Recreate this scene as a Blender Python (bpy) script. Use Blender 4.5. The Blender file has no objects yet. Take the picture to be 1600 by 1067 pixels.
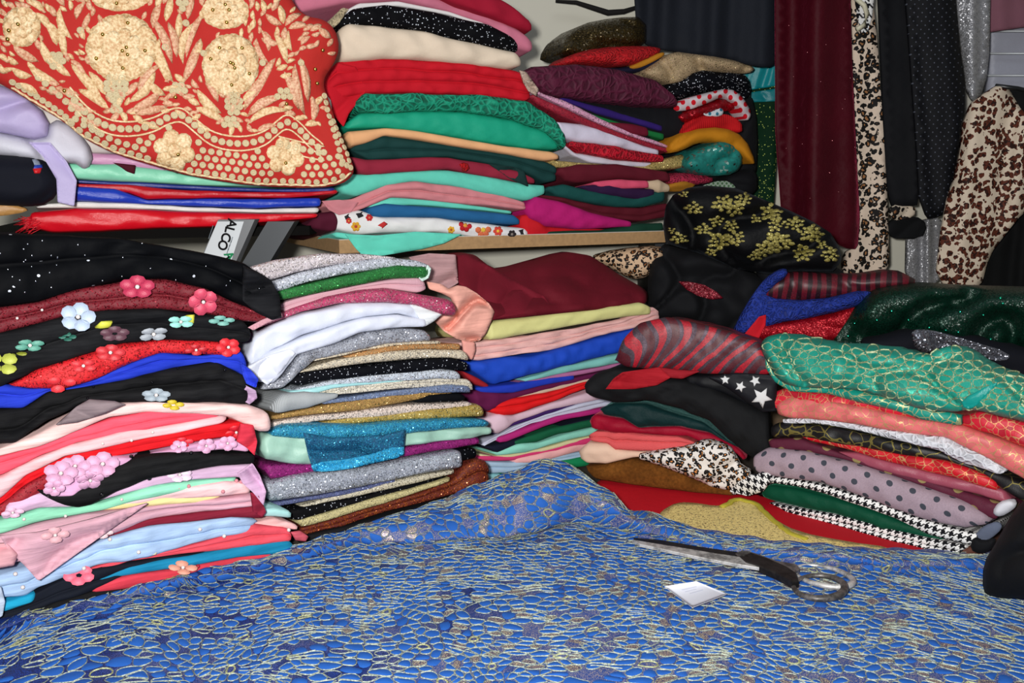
import bpy, math, random, colorsys
import numpy as np
from mathutils import Vector, Matrix
from mathutils.bvhtree import BVHTree
from mathutils.geometry import delaunay_2d_cdt
PI = math.pi
SC = bpy.context.scene
COL = SC.collection

# ------------------------------------------------------------------ camera, light, exposure
F = 1400.0
PITCH = math.radians(10)
CAM = np.array([0.0, 0.0, 0.6])
cam_data = bpy.data.cameras.new('camera')
cam_data.sensor_width = 36.0
cam_data.lens = F / 1600 * 36
cam_data.clip_start = 0.02
cam = bpy.data.objects.new('camera', cam_data)
COL.objects.link(cam)
cam.location = CAM
cam.rotation_euler = (PI/2 - PITCH, 0, 0)
SC.camera = cam
vs = SC.view_settings
SC.display_settings.display_device = 'sRGB'
vs.view_transform = 'Standard'
vs.look = 'None'
vs.gamma = 1
vs.use_curve_mapping = False
vs.exposure = 0.0
wd = bpy.data.worlds.new('world')
SC.world = wd
wd.use_nodes = True
bg = wd.node_tree.nodes['Background']
bg.inputs[0].default_value = (0.80, 0.86, 1.0, 1)
bg.inputs[1].default_value = 0.14

def area(name, loc, target, size, power, color=(1, 1, 1)):
    d = bpy.data.lights.new(name, 'AREA')
    d.shape = 'SQUARE'
    d.size = size
    d.energy = power
    d.color = color
    o = bpy.data.objects.new(name, d)
    COL.objects.link(o)
    o.location = loc
    o.rotation_euler = (Vector(target) - Vector(loc)).to_track_quat('-Z', 'Y').to_euler()
    return o
# the photographer's flash, a hand's width above the lens, and an added, unseen overhead fill for soft ambient light
area('camera_flash', (-0.08, -0.04, 0.655), (0.05, 1.9, 0.42), 0.06, 33, (1, 0.985, 0.96))
area('overhead_fill_light', (0.3, 0.7, 2.1), (0.1, 1.6, 0.3), 0.8, 5, (0.9, 0.95, 1.0))

# ------------------------------------------------------------------ projection helpers: a point of the place seen at a pixel of the 1600x1067 photo
FW = np.array([0, math.cos(PITCH), -math.sin(PITCH)])
UP = np.array([0, math.sin(PITCH), math.cos(PITCH)])
RT = np.array([1.0, 0, 0])
def rays(p):
    p = np.asarray(p, float)
    return FW + RT*((p[..., 0:1]-800)/F) + UP*((533.5-p[..., 1:2])/F)
class Frame:
    """a vertical plane through two ground points, given by photo columns and distances"""
    def __init__(self, pa, ya, pb, yb):
        c = math.cos(PITCH)
        self.a = np.array([(pa-800)/F*ya*c, ya, 0.0])
        b = np.array([(pb-800)/F*yb*c, yb, 0.0])
        d = b-self.a
        self.d = d/np.linalg.norm(d)
        self.n = np.array([-self.d[1], self.d[0], 0.0])      # points away from the viewer
    def at(self, p, off=0.0):
        r = rays(p)
        off = np.asarray(off, float)
        k = ((self.a-CAM)@self.n - off) / (r@self.n)
        return CAM + r*k[..., None]
    def sz(self, p, off=0.0):
        w = self.at(p, off)
        return (w-self.a)@self.d, w[..., 2]
    def world(self, s, z, back):
        s, z, back = np.broadcast_arrays(s, z, back)
        return self.a + self.d*s[..., None] + self.n*back[..., None] + np.array([0, 0, 1.0])*z[..., None]
def on_z(p, z=0.0):
    r = rays(p)
    k = (np.asarray(z, float)-CAM[2])/r[..., 2]
    return CAM + r*k[..., None]

FR = {
 'far_left': Frame(0, 1.15, 450, 1.36),
 'silver': Frame(400, 1.40, 760, 1.62),
 'chiffon': Frame(700, 1.70, 1010, 1.92),
 'velvet': Frame(910, 1.74, 1200, 1.64),
 'dots': Frame(1180, 1.64, 1600, 1.34),
 'shelf_left': Frame(0, 1.50, 500, 1.72),
 'shelf': Frame(530, 1.78, 1040, 2.12),
 'shelf_right': Frame(1030, 2.16, 1200, 2.26),
 'heap': Frame(1030, 2.02, 1600, 1.86),
 'back': Frame(900, 2.30, 1600, 2.30),
 'front': Frame(1500, 1.30, 1640, 1.20),
}
def P(s):
    return np.array([[float(v) for v in q.split(',')] for q in s.split()])

# ------------------------------------------------------------------ materials
def lin(c):
    if isinstance(c, str):
        c = [int(c[i:i+2], 16)/255 for i in (0, 2, 4)]
    return tuple((v/12.92 if v <= 0.04045 else ((v+0.055)/1.055)**2.4) for v in c) + (1.0,)
MC = {}
class NT:
    def __init__(self, name):
        self.m = bpy.data.materials.new(name)
        self.m.use_nodes = True
        self.tint = None
        self.t = self.m.node_tree
        self.b = self.t.nodes['Principled BSDF']
    def n(self, kind, **kw):
        x = self.t.nodes.new(kind)
        for k, v in kw.items():
            if k.startswith('i_'):
                key = k[2:]
                x.inputs[int(key) if key.isdigit() else key.replace('_', ' ')].default_value = v
            else:
                setattr(x, k, v)
        return x
    def l(self, a, b):
        self.t.links.new(a, b)
        return b
    def math(self, op, a, b=None, c=None):
        x = self.n('ShaderNodeMath', operation=op)
        for i, v in enumerate((a, b, c)):
            if v is None: continue
            if isinstance(v, (int, float)): x.inputs[i].default_value = v
            else: self.l(v, x.inputs[i])
        return x.outputs[0]
    def mix(self, f, a, b, mode='MIX'):
        x = self.n('ShaderNodeMix', data_type='RGBA', blend_type=mode)
        if isinstance(f, (int, float)): x.inputs[0].default_value = f
        else: self.l(f, x.inputs[0])
        for i, v in ((6, a), (7, b)):
            if isinstance(v, (tuple, list)): x.inputs[i].default_value = v
            else: self.l(v, x.inputs[i])
        return x.outputs[2]
    def uv(self):
        return self.n('ShaderNodeUVMap', uv_map='uv').outputs[0]
    def vor(self, scale, feature='F1', vec=None, rnd=1.0, dim='3D'):
        x = self.n('ShaderNodeTexVoronoi', feature=feature, voronoi_dimensions=dim)
        x.inputs['Scale'].default_value = scale
        x.inputs['Randomness'].default_value = rnd
        self.l(vec if vec is not None else self.co(), x.inputs['Vector'])
        return x
    def noise(self, scale, detail=2, vec=None, rough=.5):
        x = self.n('ShaderNodeTexNoise')
        x.inputs['Scale'].default_value = scale
        x.inputs['Detail'].default_value = detail
        x.inputs['Roughness'].default_value = rough
        self.l(vec if vec is not None else self.co(), x.inputs['Vector'])
        return x
    def co(self):
        return self.n('ShaderNodeTexCoord').outputs['Object']
    def ramp(self, fac, a, b, ca=(0, 0, 0, 1), cb=(1, 1, 1, 1)):
        x = self.n('ShaderNodeMapRange')
        self.l(fac, x.inputs[0])
        x.inputs[1].default_value = a
        x.inputs[2].default_value = b
        return x.outputs[0]
    def bump(self, h, strength=.3, dist=.002, normal=None):
        x = self.n('ShaderNodeBump')
        x.inputs['Strength'].default_value = strength
        x.inputs['Distance'].default_value = dist
        self.l(h, x.inputs['Height'])
        if normal is not None: self.l(normal, x.inputs['Normal'])
        return x.outputs[0]
    def setc(self, c):
        if isinstance(c, tuple): self.b.inputs['Base Color'].default_value = c
        else: self.l(c, self.b.inputs['Base Color'])
    def p(self, **kw):
        for k, v in kw.items():
            self.b.inputs[k.replace('_', ' ')].default_value = v
        if 'Sheen_Weight' in kw:
            c = self.b.inputs['Base Color'].default_value if not self.tint else self.tint
            self.b.inputs['Sheen Tint'].default_value = c
    def see(self, alpha, pattern=None):
        a = self.b.inputs['Alpha']
        if pattern is None: a.default_value = alpha
        else: self.l(pattern, a)
def memo(fn):
    def g(*a, **k):
        key = (fn.__name__, a, tuple(sorted(k.items())))
        if key not in MC: MC[key] = fn(*a, **k)
        return MC[key]
    return g
def weave_normal(t, s=900, strength=.25, crumple=.5):
    w = t.noise(s, 1)
    c = t.noise(38, 3)
    h = t.math('ADD', t.math('MULTIPLY', w.outputs[0], .35), t.math('MULTIPLY', c.outputs[0], crumple*3))
    n = t.bump(h, strength, .004)
    t.l(n, t.b.inputs['Normal'])
@memo
def plain(c, rough=.85, sheen=.2, crumple=.5):
    t = NT('woven_cloth')
    base = lin(c)
    t.tint = base
    var = t.noise(14, 3)
    d = tuple(v*.82 for v in base[:3]) + (1,)
    t.setc(t.mix(var.outputs[0], d, base))
    t.p(Roughness=rough, Sheen_Weight=sheen, Sheen_Roughness=.4, Specular_IOR_Level=.25)
    weave_normal(t, crumple=crumple)
    return t.m
@memo
def satin(c, rough=.32):
    t = NT('satin_cloth')
    t.setc(lin(c))
    t.p(Roughness=rough, Specular_IOR_Level=.5)
    weave_normal(t, 1200, .3, .6)
    return t.m
@memo
def velvet(c, rim='ffffff', sheen=.35):
    t = NT('velvet_cloth')
    v = t.noise(9, 2)
    base = lin(c)
    t.setc(t.mix(v.outputs[0], tuple(q*.5 for q in base[:3])+(1,), base))
    t.p(Roughness=.6, Sheen_Weight=sheen, Sheen_Roughness=.3, Specular_IOR_Level=.15)
    t.b.inputs['Sheen Tint'].default_value = lin(rim)
    weave_normal(t, 700, .35, .8)
    return t.m
@memo
def tulle(c, alpha=1.0, layers=.5):
    t = NT('tulle_net')
    base = lin(c)
    t.tint = base
    mp = t.n('ShaderNodeMapping'); mp.inputs['Scale'].default_value = (9, 9, 95)
    t.l(t.co(), mp.inputs['Vector'])
    ns = t.noise(1.0, 4, mp.outputs[0], .6)
    f = t.ramp(ns.outputs[0], .3, .7)
    d = tuple(v*.72 for v in base[:3]) + (1,)
    l = tuple(min(1, v*1.15+.01) for v in base[:3]) + (1,)
    t.setc(t.mix(f, d, l))
    t.p(Roughness=.85, Sheen_Weight=.2, Specular_IOR_Level=.12)
    h = t.math('ADD', t.math('MULTIPLY', ns.outputs[0], .6), t.math('MULTIPLY', t.noise(30, 3).outputs[0], .6))
    t.l(t.bump(h, .55, .008), t.b.inputs['Normal'])
    if alpha < 1: t.see(alpha)
    return t.m
@memo
def glitter(c, c2=None, scale=620, amount=.5, metal=.45, rough=.3, alpha=1.0):
    t = NT('glitter_cloth')
    base = lin(c)
    hi = lin(c2 or c)
    v = t.vor(scale)
    pick = t.n('ShaderNodeSeparateColor')
    t.l(v.outputs['Color'], pick.inputs[0])
    col = t.mix(pick.outputs[0], tuple(q*.8 for q in base[:3])+(1,), tuple(min(1, q*1.3) for q in base[:3])+(1,))
    flake = t.math('GREATER_THAN', pick.outputs[1], 1-amount)
    t.setc(t.mix(t.math('MULTIPLY', flake, .8), col, hi))
    vm = t.n('ShaderNodeVectorMath', operation='SUBTRACT')
    t.l(v.outputs['Color'], vm.inputs[0]); vm.inputs[1].default_value = (.5, .5, .5)
    sc = t.n('ShaderNodeVectorMath', operation='SCALE'); sc.inputs['Scale'].default_value = 1.5
    t.l(vm.outputs[0], sc.inputs[0])
    g = t.n('ShaderNodeNewGeometry')
    ad = t.n('ShaderNodeVectorMath', operation='ADD')
    t.l(g.outputs['Normal'], ad.inputs[0]); t.l(sc.outputs[0], ad.inputs[1])
    nm = t.n('ShaderNodeVectorMath', operation='NORMALIZE')
    t.l(ad.outputs[0], nm.inputs[0])
    mx = t.n('ShaderNodeMix', data_type='VECTOR')
    t.l(flake, mx.inputs[0]); t.l(g.outputs['Normal'], mx.inputs[4]); t.l(nm.outputs[0], mx.inputs[5])
    t.l(mx.outputs[1], t.b.inputs['Normal'])
    t.l(t.math('MULTIPLY', flake, metal), t.b.inputs['Metallic'])
    t.l(t.math('SUBTRACT', .7, t.math('MULTIPLY', flake, .7-rough)), t.b.inputs['Roughness'])
    if alpha < 1: t.see(alpha)
    return t.m
@memo
def gold_lace(c, thread='d8cf9a', scale=48, width=.055, dark=.55, gloss=.5):
    t = NT('lace_with_gold_cord')
    base = lin(c)
    n = t.noise(24, 2)
    off = t.n('ShaderNodeVectorMath', operation='MULTIPLY_ADD')
    t.l(n.outputs['Color'], off.inputs[0]); off.inputs[1].default_value = (.03, .03, .03)
    t.l(t.co(), off.inputs[2])
    e = t.vor(scale, 'DISTANCE_TO_EDGE', off.outputs[0])
    f = t.vor(scale, 'F1', off.outputs[0])
    s = t.n('ShaderNodeSeparateColor'); t.l(f.outputs['Color'], s.inputs[0])
    cell = t.mix(t.math('GREATER_THAN', s.outputs[0], .72), base, tuple(q*dark for q in base[:3])+(1,))
    line = t.math('LESS_THAN', e.outputs[0], width)
    t.setc(t.mix(line, cell, lin(thread)))
    t.l(t.math('MULTIPLY', line, .55), t.b.inputs['Metallic'])
    t.p(Roughness=.5)
    h = t.math('ADD', t.math('MULTIPLY', line, 1.0), t.math('MULTIPLY', t.noise(700).outputs[0], .3))
    t.l(t.bump(h, .6, .0015), t.b.inputs['Normal'])
    return t.m
@memo
def lace_relief(c, scale=70, dark=.45):
    t = NT('corded_lace')
    base = lin(c)
    n = t.noise(20, 2)
    off = t.n('ShaderNodeVectorMath', operation='MULTIPLY_ADD')
    t.l(n.outputs['Color'], off.inputs[0]); off.inputs[1].default_value = (.04, .04, .04)
    t.l(t.co(), off.inputs[2])
    e = t.vor(scale, 'DISTANCE_TO_EDGE', off.outputs[0])
    r = t.ramp(e.outputs[0], .03, .28)
    t.setc(t.mix(r, base, tuple(q*dark for q in base[:3])+(1,)))
    t.p(Roughness=.7, Specular_IOR_Level=.3)
    t.l(t.bump(t.math('SUBTRACT', 1.0, r), .8, .003), t.b.inputs['Normal'])
    return t.m
@memo
def leopard(bgc='e6dccf', ring='15100e', core='c78d52', scale=55, full=False, pile=.2):
    t = NT('leopard_print_cloth')
    n = t.noise(60, 2)
    off = t.n('ShaderNodeVectorMath', operation='MULTIPLY_ADD')
    t.l(n.outputs['Color'], off.inputs[0]); off.inputs[1].default_value = (.018, .018, .018)
    t.l(t.co(), off.inputs[2])
    v = t.vor(scale, 'F1', off.outputs[0], .85)
    d = v.outputs['Distance']
    brk = t.noise(scale*2.2, 1)
    outer = t.math('LESS_THAN', d, t.math('ADD', .30, t.math('MULTIPLY', brk.outputs[0], .42)))
    if full:
        s = t.n('ShaderNodeSeparateColor'); t.l(v.outputs['Color'], s.inputs[0])
        spot = t.mix(t.math('GREATER_THAN', brk.outputs[0], .50), lin(ring), lin(core))
        t.setc(t.mix(outer, lin(bgc), spot))
    else:
        inner = t.math('LESS_THAN', d, t.math('MULTIPLY', brk.outputs[0], .42))
        c1 = t.mix(outer, lin(bgc), lin(ring))
        t.setc(t.mix(inner, c1, lin(core)))
    t.p(Roughness=.7, Specular_IOR_Level=.25)
    weave_normal(t, 600, .3, .4)
    return t.m
@memo
def houndstooth(unit=.00195):
    t = NT('houndstooth_cloth')
    s = t.n('ShaderNodeSeparateXYZ'); t.l(t.uv(), s.inputs[0])
    x = t.math('FLOOR', t.math('DIVIDE', s.outputs[0], unit))
    y = t.math('FLOOR', t.math('DIVIDE', s.outputs[1], unit))
    wx = t.math('LESS_THAN', t.math('FLOORED_MODULO', x, 8), 4)
    wy = t.math('LESS_THAN', t.math('FLOORED_MODULO', y, 8), 4)
    tw = t.math('LESS_THAN', t.math('FLOORED_MODULO', t.math('ADD', x, y), 4), 2)
    f = t.math('ADD', t.math('MULTIPLY', tw, wx), t.math('MULTIPLY', t.math('SUBTRACT', 1, tw), wy))
    t.setc(t.mix(f, lin('e9e8e6'), lin('0c0c12')))
    t.p(Roughness=.8, Specular_IOR_Level=.2)
    weave_normal(t, 800, .2, .3)
    return t.m
@memo
def dotted(c, dot, step=.03, rad=.0045, melange=.3, rough=.8, metal=0.0, sheen=.3):
    t = NT('polka_dot_cloth')
    s = t.n('ShaderNodeSeparateXYZ'); t.l(t.uv(), s.inputs[0])
    fs = []
    for o in (0, .5):
        x = t.math('SUBTRACT', t.math('FRACT', t.math('ADD', t.math('DIVIDE', s.outputs[0], step), o)), .5)
        y = t.math('SUBTRACT', t.math('FRACT', t.math('ADD', t.math('DIVIDE', s.outputs[1], step), o)), .5)
        d = t.math('ADD', t.math('MULTIPLY', x, x), t.math('MULTIPLY', y, y))
        fs.append(t.math('LESS_THAN', d, (rad/step)**2))
    f = t.math('MAXIMUM', fs[0], fs[1])
    base = lin(c)
    m = t.noise(420, 2)
    cloth = t.mix(t.math('MULTIPLY', m.outputs[0], melange*2), base, tuple(q*.5 for q in base[:3])+(1,))
    t.setc(t.mix(f, cloth, lin(dot)))
    t.p(Roughness=rough, Specular_IOR_Level=.2)
    if metal: t.l(t.math('MULTIPLY', f, metal), t.b.inputs['Metallic'])
    weave_normal(t, 800, .3, .4)
    return t.m
@memo
def sequins(c, scale=330, spread=.55, metal=.8, rough=.25, dark=.25):
    t = NT('sequinned_cloth')
    base = lin(c)
    v = t.vor(scale, 'F1', None, .35)
    sp = t.n('ShaderNodeSeparateColor'); t.l(v.outputs['Color'], sp.inputs[0])
    t.setc(t.mix(sp.outputs[0], tuple(q*dark for q in base[:3])+(1,), base))
    vm = t.n('ShaderNodeVectorMath', operation='SUBTRACT')
    t.l(v.outputs['Color'], vm.inputs[0]); vm.inputs[1].default_value = (.5, .5, .5)
    sc = t.n('ShaderNodeVectorMath', operation='SCALE'); sc.inputs['Scale'].default_value = spread*2
    t.l(vm.outputs[0], sc.inputs[0])
    g = t.n('ShaderNodeNewGeometry')
    ad = t.n('ShaderNodeVectorMath', operation='ADD')
    t.l(g.outputs['Normal'], ad.inputs[0]); t.l(sc.outputs[0], ad.inputs[1])
    nm = t.n('ShaderNodeVectorMath', operation='NORMALIZE')
    t.l(ad.outputs[0], nm.inputs[0]); t.l(nm.outputs[0], t.b.inputs['Normal'])
    t.p(Metallic=metal, Roughness=rough)
    return t.m
@memo
def striped_sequins(a, b, line=None, scale=22, dist=4.0, d='X'):
    t = NT('striped_sequinned_cloth')
    w = t.n('ShaderNodeTexWave', wave_type='BANDS', bands_direction=d)
    w.inputs['Scale'].default_value = scale
    w.inputs['Distortion'].default_value = dist
    w.inputs['Detail'].default_value = 1
    t.l(t.uv(), w.inputs['Vector'])
    v = t.vor(600)
    sp = t.n('ShaderNodeSeparateColor'); t.l(v.outputs['Color'], sp.inputs[0])
    col = t.mix(t.math('GREATER_THAN', w.outputs[1], .55), lin(a), lin(b))
    col = t.mix(t.math('MULTIPLY', sp.outputs[0], .45), col, (0.01, 0.005, 0.01, 1))
    if line:
        ln = t.math('LESS_THAN', t.math('ABSOLUTE', t.math('SUBTRACT', w.outputs[1], .52)), .13)
        col = t.mix(ln, col, lin(line))
        t.l(t.math('MULTIPLY', ln, .6), t.b.inputs['Metallic'])
    t.setc(col)
    t.p(Roughness=.45)
    t.l(t.bump(sp.outputs[0], .6, .002), t.b.inputs['Normal'])
    return t.m
@memo
def wave_sequins(a='b81428', b='560a18', line='564650'):
    t = NT('wave_sequinned_cloth')
    s = t.n('ShaderNodeSeparateXYZ'); t.l(t.uv(), s.inputs[0])
    u, v = s.outputs[0], s.outputs[1]
    sn = t.math('SINE', t.math('ADD', t.math('MULTIPLY', v, 38.0), t.math('MULTIPLY', u, 16.0)))
    ph = t.math('FRACT', t.math('ADD', t.math('ADD', t.math('MULTIPLY', u, 26.0), t.math('MULTIPLY', v, 9.0)), t.math('MULTIPLY', sn, .55)))
    vo = t.vor(600)
    sp = t.n('ShaderNodeSeparateColor'); t.l(vo.outputs['Color'], sp.inputs[0])
    col = t.mix(t.math('GREATER_THAN', ph, .5), lin(a), lin(b))
    d = t.math('ABSOLUTE', t.math('SUBTRACT', ph, .5))
    ln = t.math('MAXIMUM', t.math('LESS_THAN', d, .10), t.math('GREATER_THAN', d, .42))
    col = t.mix(ln, col, lin(line))
    col = t.mix(t.math('MULTIPLY', sp.outputs[0], .5), col, (0.01, 0.004, 0.008, 1))
    t.setc(col)
    t.l(t.math('MULTIPLY', ln, .5), t.b.inputs['Metallic'])
    t.p(Roughness=.5)
    t.l(t.bump(t.math('ADD', sp.outputs[0], t.math('MULTIPLY', ln, .8)), .6, .002), t.b.inputs['Normal'])
    return t.m
@memo
def sparkle_dark(c, spark='d8dde6', scale=230, thr=.07, metal=.6):
    """dark cloth strewn with small bright foil dots"""
    t = NT('foil_dotted_cloth')
    v = t.vor(scale)
    dd = t.math('LESS_THAN', v.outputs['Distance'], .34)
    sp = t.n('ShaderNodeSeparateColor'); t.l(v.outputs['Color'], sp.inputs[0])
    on = t.math('MULTIPLY', dd, t.math('LESS_THAN', sp.outputs[2], thr))
    t.setc(t.mix(on, lin(c), lin(spark)))
    t.l(t.math('MULTIPLY', on, metal), t.b.inputs['Metallic'])
    t.p(Roughness=.7, Specular_IOR_Level=.06)
    t.l(t.bump(t.noise(26, 3).outputs[0], .3, .01), t.b.inputs['Normal'])
    return t.m
@memo
def suede(c):
    t = NT('suede_cloth')
    b = lin(c)
    n = t.noise(170, 4)
    m = t.noise(25, 3)
    f = t.math('MULTIPLY', n.outputs[0], m.outputs[0])
    t.setc(t.mix(t.ramp(f, .12, .4), tuple(q*.45 for q in b[:3])+(1,), b))
    t.p(Roughness=.95, Specular_IOR_Level=.1)
    t.l(t.bump(n.outputs[0], .5, .002), t.b.inputs['Normal'])
    return t.m
@memo
def knit(c, d='X', scale=140):
    t = NT('ribbed_knit')
    w = t.n('ShaderNodeTexWave', wave_type='BANDS', bands_direction=d)
    w.inputs['Scale'].default_value = scale
    w.inputs['Distortion'].default_value = .6
    t.l(t.uv(), w.inputs['Vector'])
    b = lin(c)
    t.setc(t.mix(w.outputs[1], tuple(q*.72 for q in b[:3])+(1,), b))
    t.p(Roughness=.85, Specular_IOR_Level=.2)
    t.l(t.bump(w.outputs[1], .5, .002), t.b.inputs['Normal'])
    return t.m
@memo
def metal(c, rough=.3, m=1.0, wear=0.0):
    t = NT('metal')
    if wear:
        n = t.noise(60, 4, rough=.7)
        t.setc(t.mix(t.ramp(n.outputs[0], .42, .62), lin(c), tuple(q*.35 for q in lin(c)[:3])+(1,)))
        t.l(t.math('ADD', rough, t.math('MULTIPLY', n.outputs[0], wear)), t.b.inputs['Roughness'])
        t.p(Metallic=m)
    else:
        t.setc(lin(c)); t.p(Metallic=m, Roughness=rough)
    return t.m
@memo
def stitched(c, c2='b98a5c', scale=260):
    """metallic embroidery thread"""
    t = NT('embroidery_thread')
    n = t.noise(scale, 3)
    t.setc(t.mix(t.ramp(n.outputs[0], .35, .65), lin(c2), lin(c)))
    t.p(Roughness=.55)
    t.l(t.bump(n.outputs[0], .7, .002), t.b.inputs['Normal'])
    return t.m
@memo
def wood(c='b58f62'):
    t = NT('chipboard')
    n = t.noise(120, 4)
    b = lin(c)
    t.setc(t.mix(n.outputs[0], tuple(q*.55 for q in b[:3])+(1,), b))
    t.p(Roughness=.8)
    return t.m
@memo
def painted(c, rough=.8, var=.1):
    t = NT('painted_surface')
    n = t.noise(2.5, 4)
    b = lin(c)
    t.setc(t.mix(n.outputs[0], tuple(q*(1-var) for q in b[:3])+(1,), b))
    t.p(Roughness=rough, Specular_IOR_Level=.1)
    return t.m

# ------------------------------------------------------------------ object helpers
def tag(o, label=None, cat=None, group=None, kind=None):
    if label: o['label'] = label
    if cat: o['category'] = cat
    if group: o['group'] = group
    if kind: o['kind'] = kind
    return o
def mesh_obj(name, verts, faces, mat, uv=None, parent=None, smooth=True):
    me = bpy.data.meshes.new(name)
    verts = np.asarray(verts, float)
    faces = [tuple(int(i) for i in f) for f in faces] if not isinstance(faces, list) else faces
    me.from_pydata(verts.tolist(), [], faces)
    if uv is not None:
        l = me.uv_layers.new(name='uv')
        idx = np.empty(len(me.loops), dtype=np.int32)
        me.loops.foreach_get('vertex_index', idx)
        l.data.foreach_set('uv', np.asarray(uv, np.float32)[idx].ravel())
    if smooth:
        me.polygons.foreach_set('use_smooth', [True]*len(me.polygons))
    me.validate()
    me.materials.append(mat)
    o = bpy.data.objects.new(name, me)
    COL.objects.link(o)
    if parent is not None: o.parent = parent
    return o
def grid_faces(nu, nv, close_u=False, close_v=False):
    i = np.arange(nu if close_u else nu-1)[:, None]
    j = np.arange(nv if close_v else nv-1)[None, :]
    a = (i % nu)*nv + j % nv
    b = ((i+1) % nu)*nv + j % nv
    c = ((i+1) % nu)*nv + (j+1) % nv
    d = (i % nu)*nv + (j+1) % nv
    return np.stack([a, b, c, d], -1).reshape(-1, 4).tolist()
def box(name, lo, hi, mat, parent=None, bevel=0):
    lo = np.array(lo, float); hi = np.array(hi, float)
    v = [[(lo, hi)[(k >> a) & 1][a] for a in range(3)] for k in range(8)]
    f = [(0, 2, 3, 1), (4, 5, 7, 6), (0, 1, 5, 4), (2, 6, 7, 3), (0, 4, 6, 2), (1, 3, 7, 5)]
    return mesh_obj(name, v, f, mat, parent=parent, smooth=False)
def waves(seed, n=6, lo=.03, hi=.14):
    r = random.Random(seed)
    W = []
    for _ in range(n):
        wl = r.uniform(lo, hi); a = r.uniform(0, 2*PI)
        W.append((math.cos(a)*2*PI/wl, math.sin(a)*2*PI/wl*.6, r.uniform(0, 6.28), wl/hi))
    def f(s, z):
        o = 0
        for kx, kz, ph, am in W: o = o + am*np.sin(kx*s+kz*z+ph)
        return o/n
    return f
def smooth_line(pts, n, lo=None, hi=None):
    pts = np.asarray(pts, float)
    x = np.linspace(pts[0, 0], pts[-1, 0], n)
    fine = np.linspace(pts[0, 0], pts[-1, 0], n*4)
    y = np.interp(fine, pts[:, 0], pts[:, 1])
    k = max(1, int(n*4*.02))
    ker = np.hanning(2*k+3)[1:-1]; ker /= ker.sum()
    yp = np.concatenate([2*y[0]-y[1:k+1][::-1], y, 2*y[-1]-y[-k-1:-1][::-1]])
    ys = np.convolve(yp, ker, 'valid')
    return np.stack([x, np.interp(x, fine, ys)], -1)

THINGS = {}
def cloth(fr, label, mat, top, bot, n=1, off=0.0, deep=.24, amp=1.0, drop=.03, name='folded_fabric', cat='fabric', group=None, end=.008, key=None, round_=1.0, parent=None):
    """a folded cloth in a pile: front edge rolled over n times, body running back into the pile"""
    fr_ = FR[fr]
    tp, bt = P(top), P(bot)
    w = max(tp[-1, 0]-tp[0, 0], bt[-1, 0]-bt[0, 0])
    nu = int(min(120, max(24, w/4.5)))
    a = smooth_line(tp, nu); b = smooth_line(bt, nu)
    sa, za = fr_.sz(a, off); sb, zb = fr_.sz(b, off)
    seed = label
    f1, f2, f3 = waves(seed+'a'), waves(seed+'b', 6, .012, .05), waves(seed+'c', 5, .05, .2)
    L = abs(sa[-1]-sa[0])+1e-6
    t = np.linspace(0, 1, nu)
    e = min(end/L, .2)
    et = np.minimum(t/e, 1); er = np.minimum((1-t)/e, 1)
    ez = np.sqrt(np.clip(1-(1-np.minimum(et, er))**2, 0.02, 1))
    wob = .0011*amp
    za = za + wob*f1(sa, sa*0)*2; zb = zb - wob*f3(sb, sb*0)*2
    zb = np.maximum(zb, .003)
    za = np.maximum(za, zb+.0022)
    mid = (za+zb)/2; za = mid+(za-mid)*ez; zb = mid+(zb-mid)*ez
    th = (za-zb)
    m = 7 if n > 1 else 11
    rows_s, rows_z, rows_b, rows_l = [], [], [], []
    R = np.clip(th/n*.5, .0012, .016)*round_
    acc = 0
    bounds = [np.full(nu, k/n) + (0 if k in (0, n) else .30/n*waves(seed+str(k), 4, .08, .5)(sa, 0)*2) for k in range(n+1)]
    for k in range(n):
        rj = waves(seed+'l'+str(k), 3, .1, .4)(sa, 0)*.006*amp if n > 1 else 0
        for j in range(m):
            w_ = j/(m-1)
            if k and j == 0: continue
            v = bounds[k] + (bounds[k+1]-bounds[k])*w_
            c = math.cos(w_*PI)              # equal-angle sampling of the roll
            v = bounds[k] + (bounds[k+1]-bounds[k])*(1-c)/2
            p = R*math.sin(w_*PI)**.62
            s = sa+(sb-sa)*v; z = za+(zb-za)*v
            wr = .0052*amp*f2(s*.8, z*2.2)*math.sin(w_*PI)**.5*np.clip(th/.03, .25, 1.3) + .006*amp*f1(s*.7, z)
            bk = -(p + (rj*math.sin(w_*PI) if n > 1 else 0)) - wr + .010*(1-ez)
            rows_s.append(s); rows_z.append(z + .0015*amp*f2(z*3, s)*math.sin(w_*PI)); rows_b.append(bk)
    dz = -drop
    nb = 6
    for j in range(1, nb+1):      # underside, going back
        q = j/nb
        rows_s.append(sb+.0*sb); rows_z.append(np.maximum(zb+dz*q, .002)); rows_b.append(np.full(nu, deep*q))
    for j in range(nb, 0, -1):    # top, coming forward
        q = j/nb
        rows_s.append(sa); rows_z.append(np.maximum(za+dz*q + .004*amp*f1(sa, deep*q)*math.sin(q*PI), zb+dz*q+.002)); rows_b.append(np.full(nu, deep*q))
    S = np.stack(rows_s, 1); Z = np.stack(rows_z, 1); B = np.stack(rows_b, 1)
    V = fr_.world(S, Z, B-off)
    nv = S.shape[1]
    faces = grid_faces(nu, nv, close_v=True)
    faces.append(tuple(range(nv))); faces.append(tuple((nu-1)*nv+j for j in range(nv-1, -1, -1)))
    dl = np.sqrt(np.diff(Z, axis=1)**2+np.diff(B, axis=1)**2)
    vv = np.concatenate([np.zeros((nu, 1)), np.cumsum(dl, 1)], 1)
    o = mesh_obj(name, V.reshape(-1, 3), faces, mat, np.stack([S, vv], -1).reshape(-1, 2), parent)
    if parent is None: tag(o, label, cat, group)
    elif label: o['label'] = label
    if key: THINGS[key] = o
    return o

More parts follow.
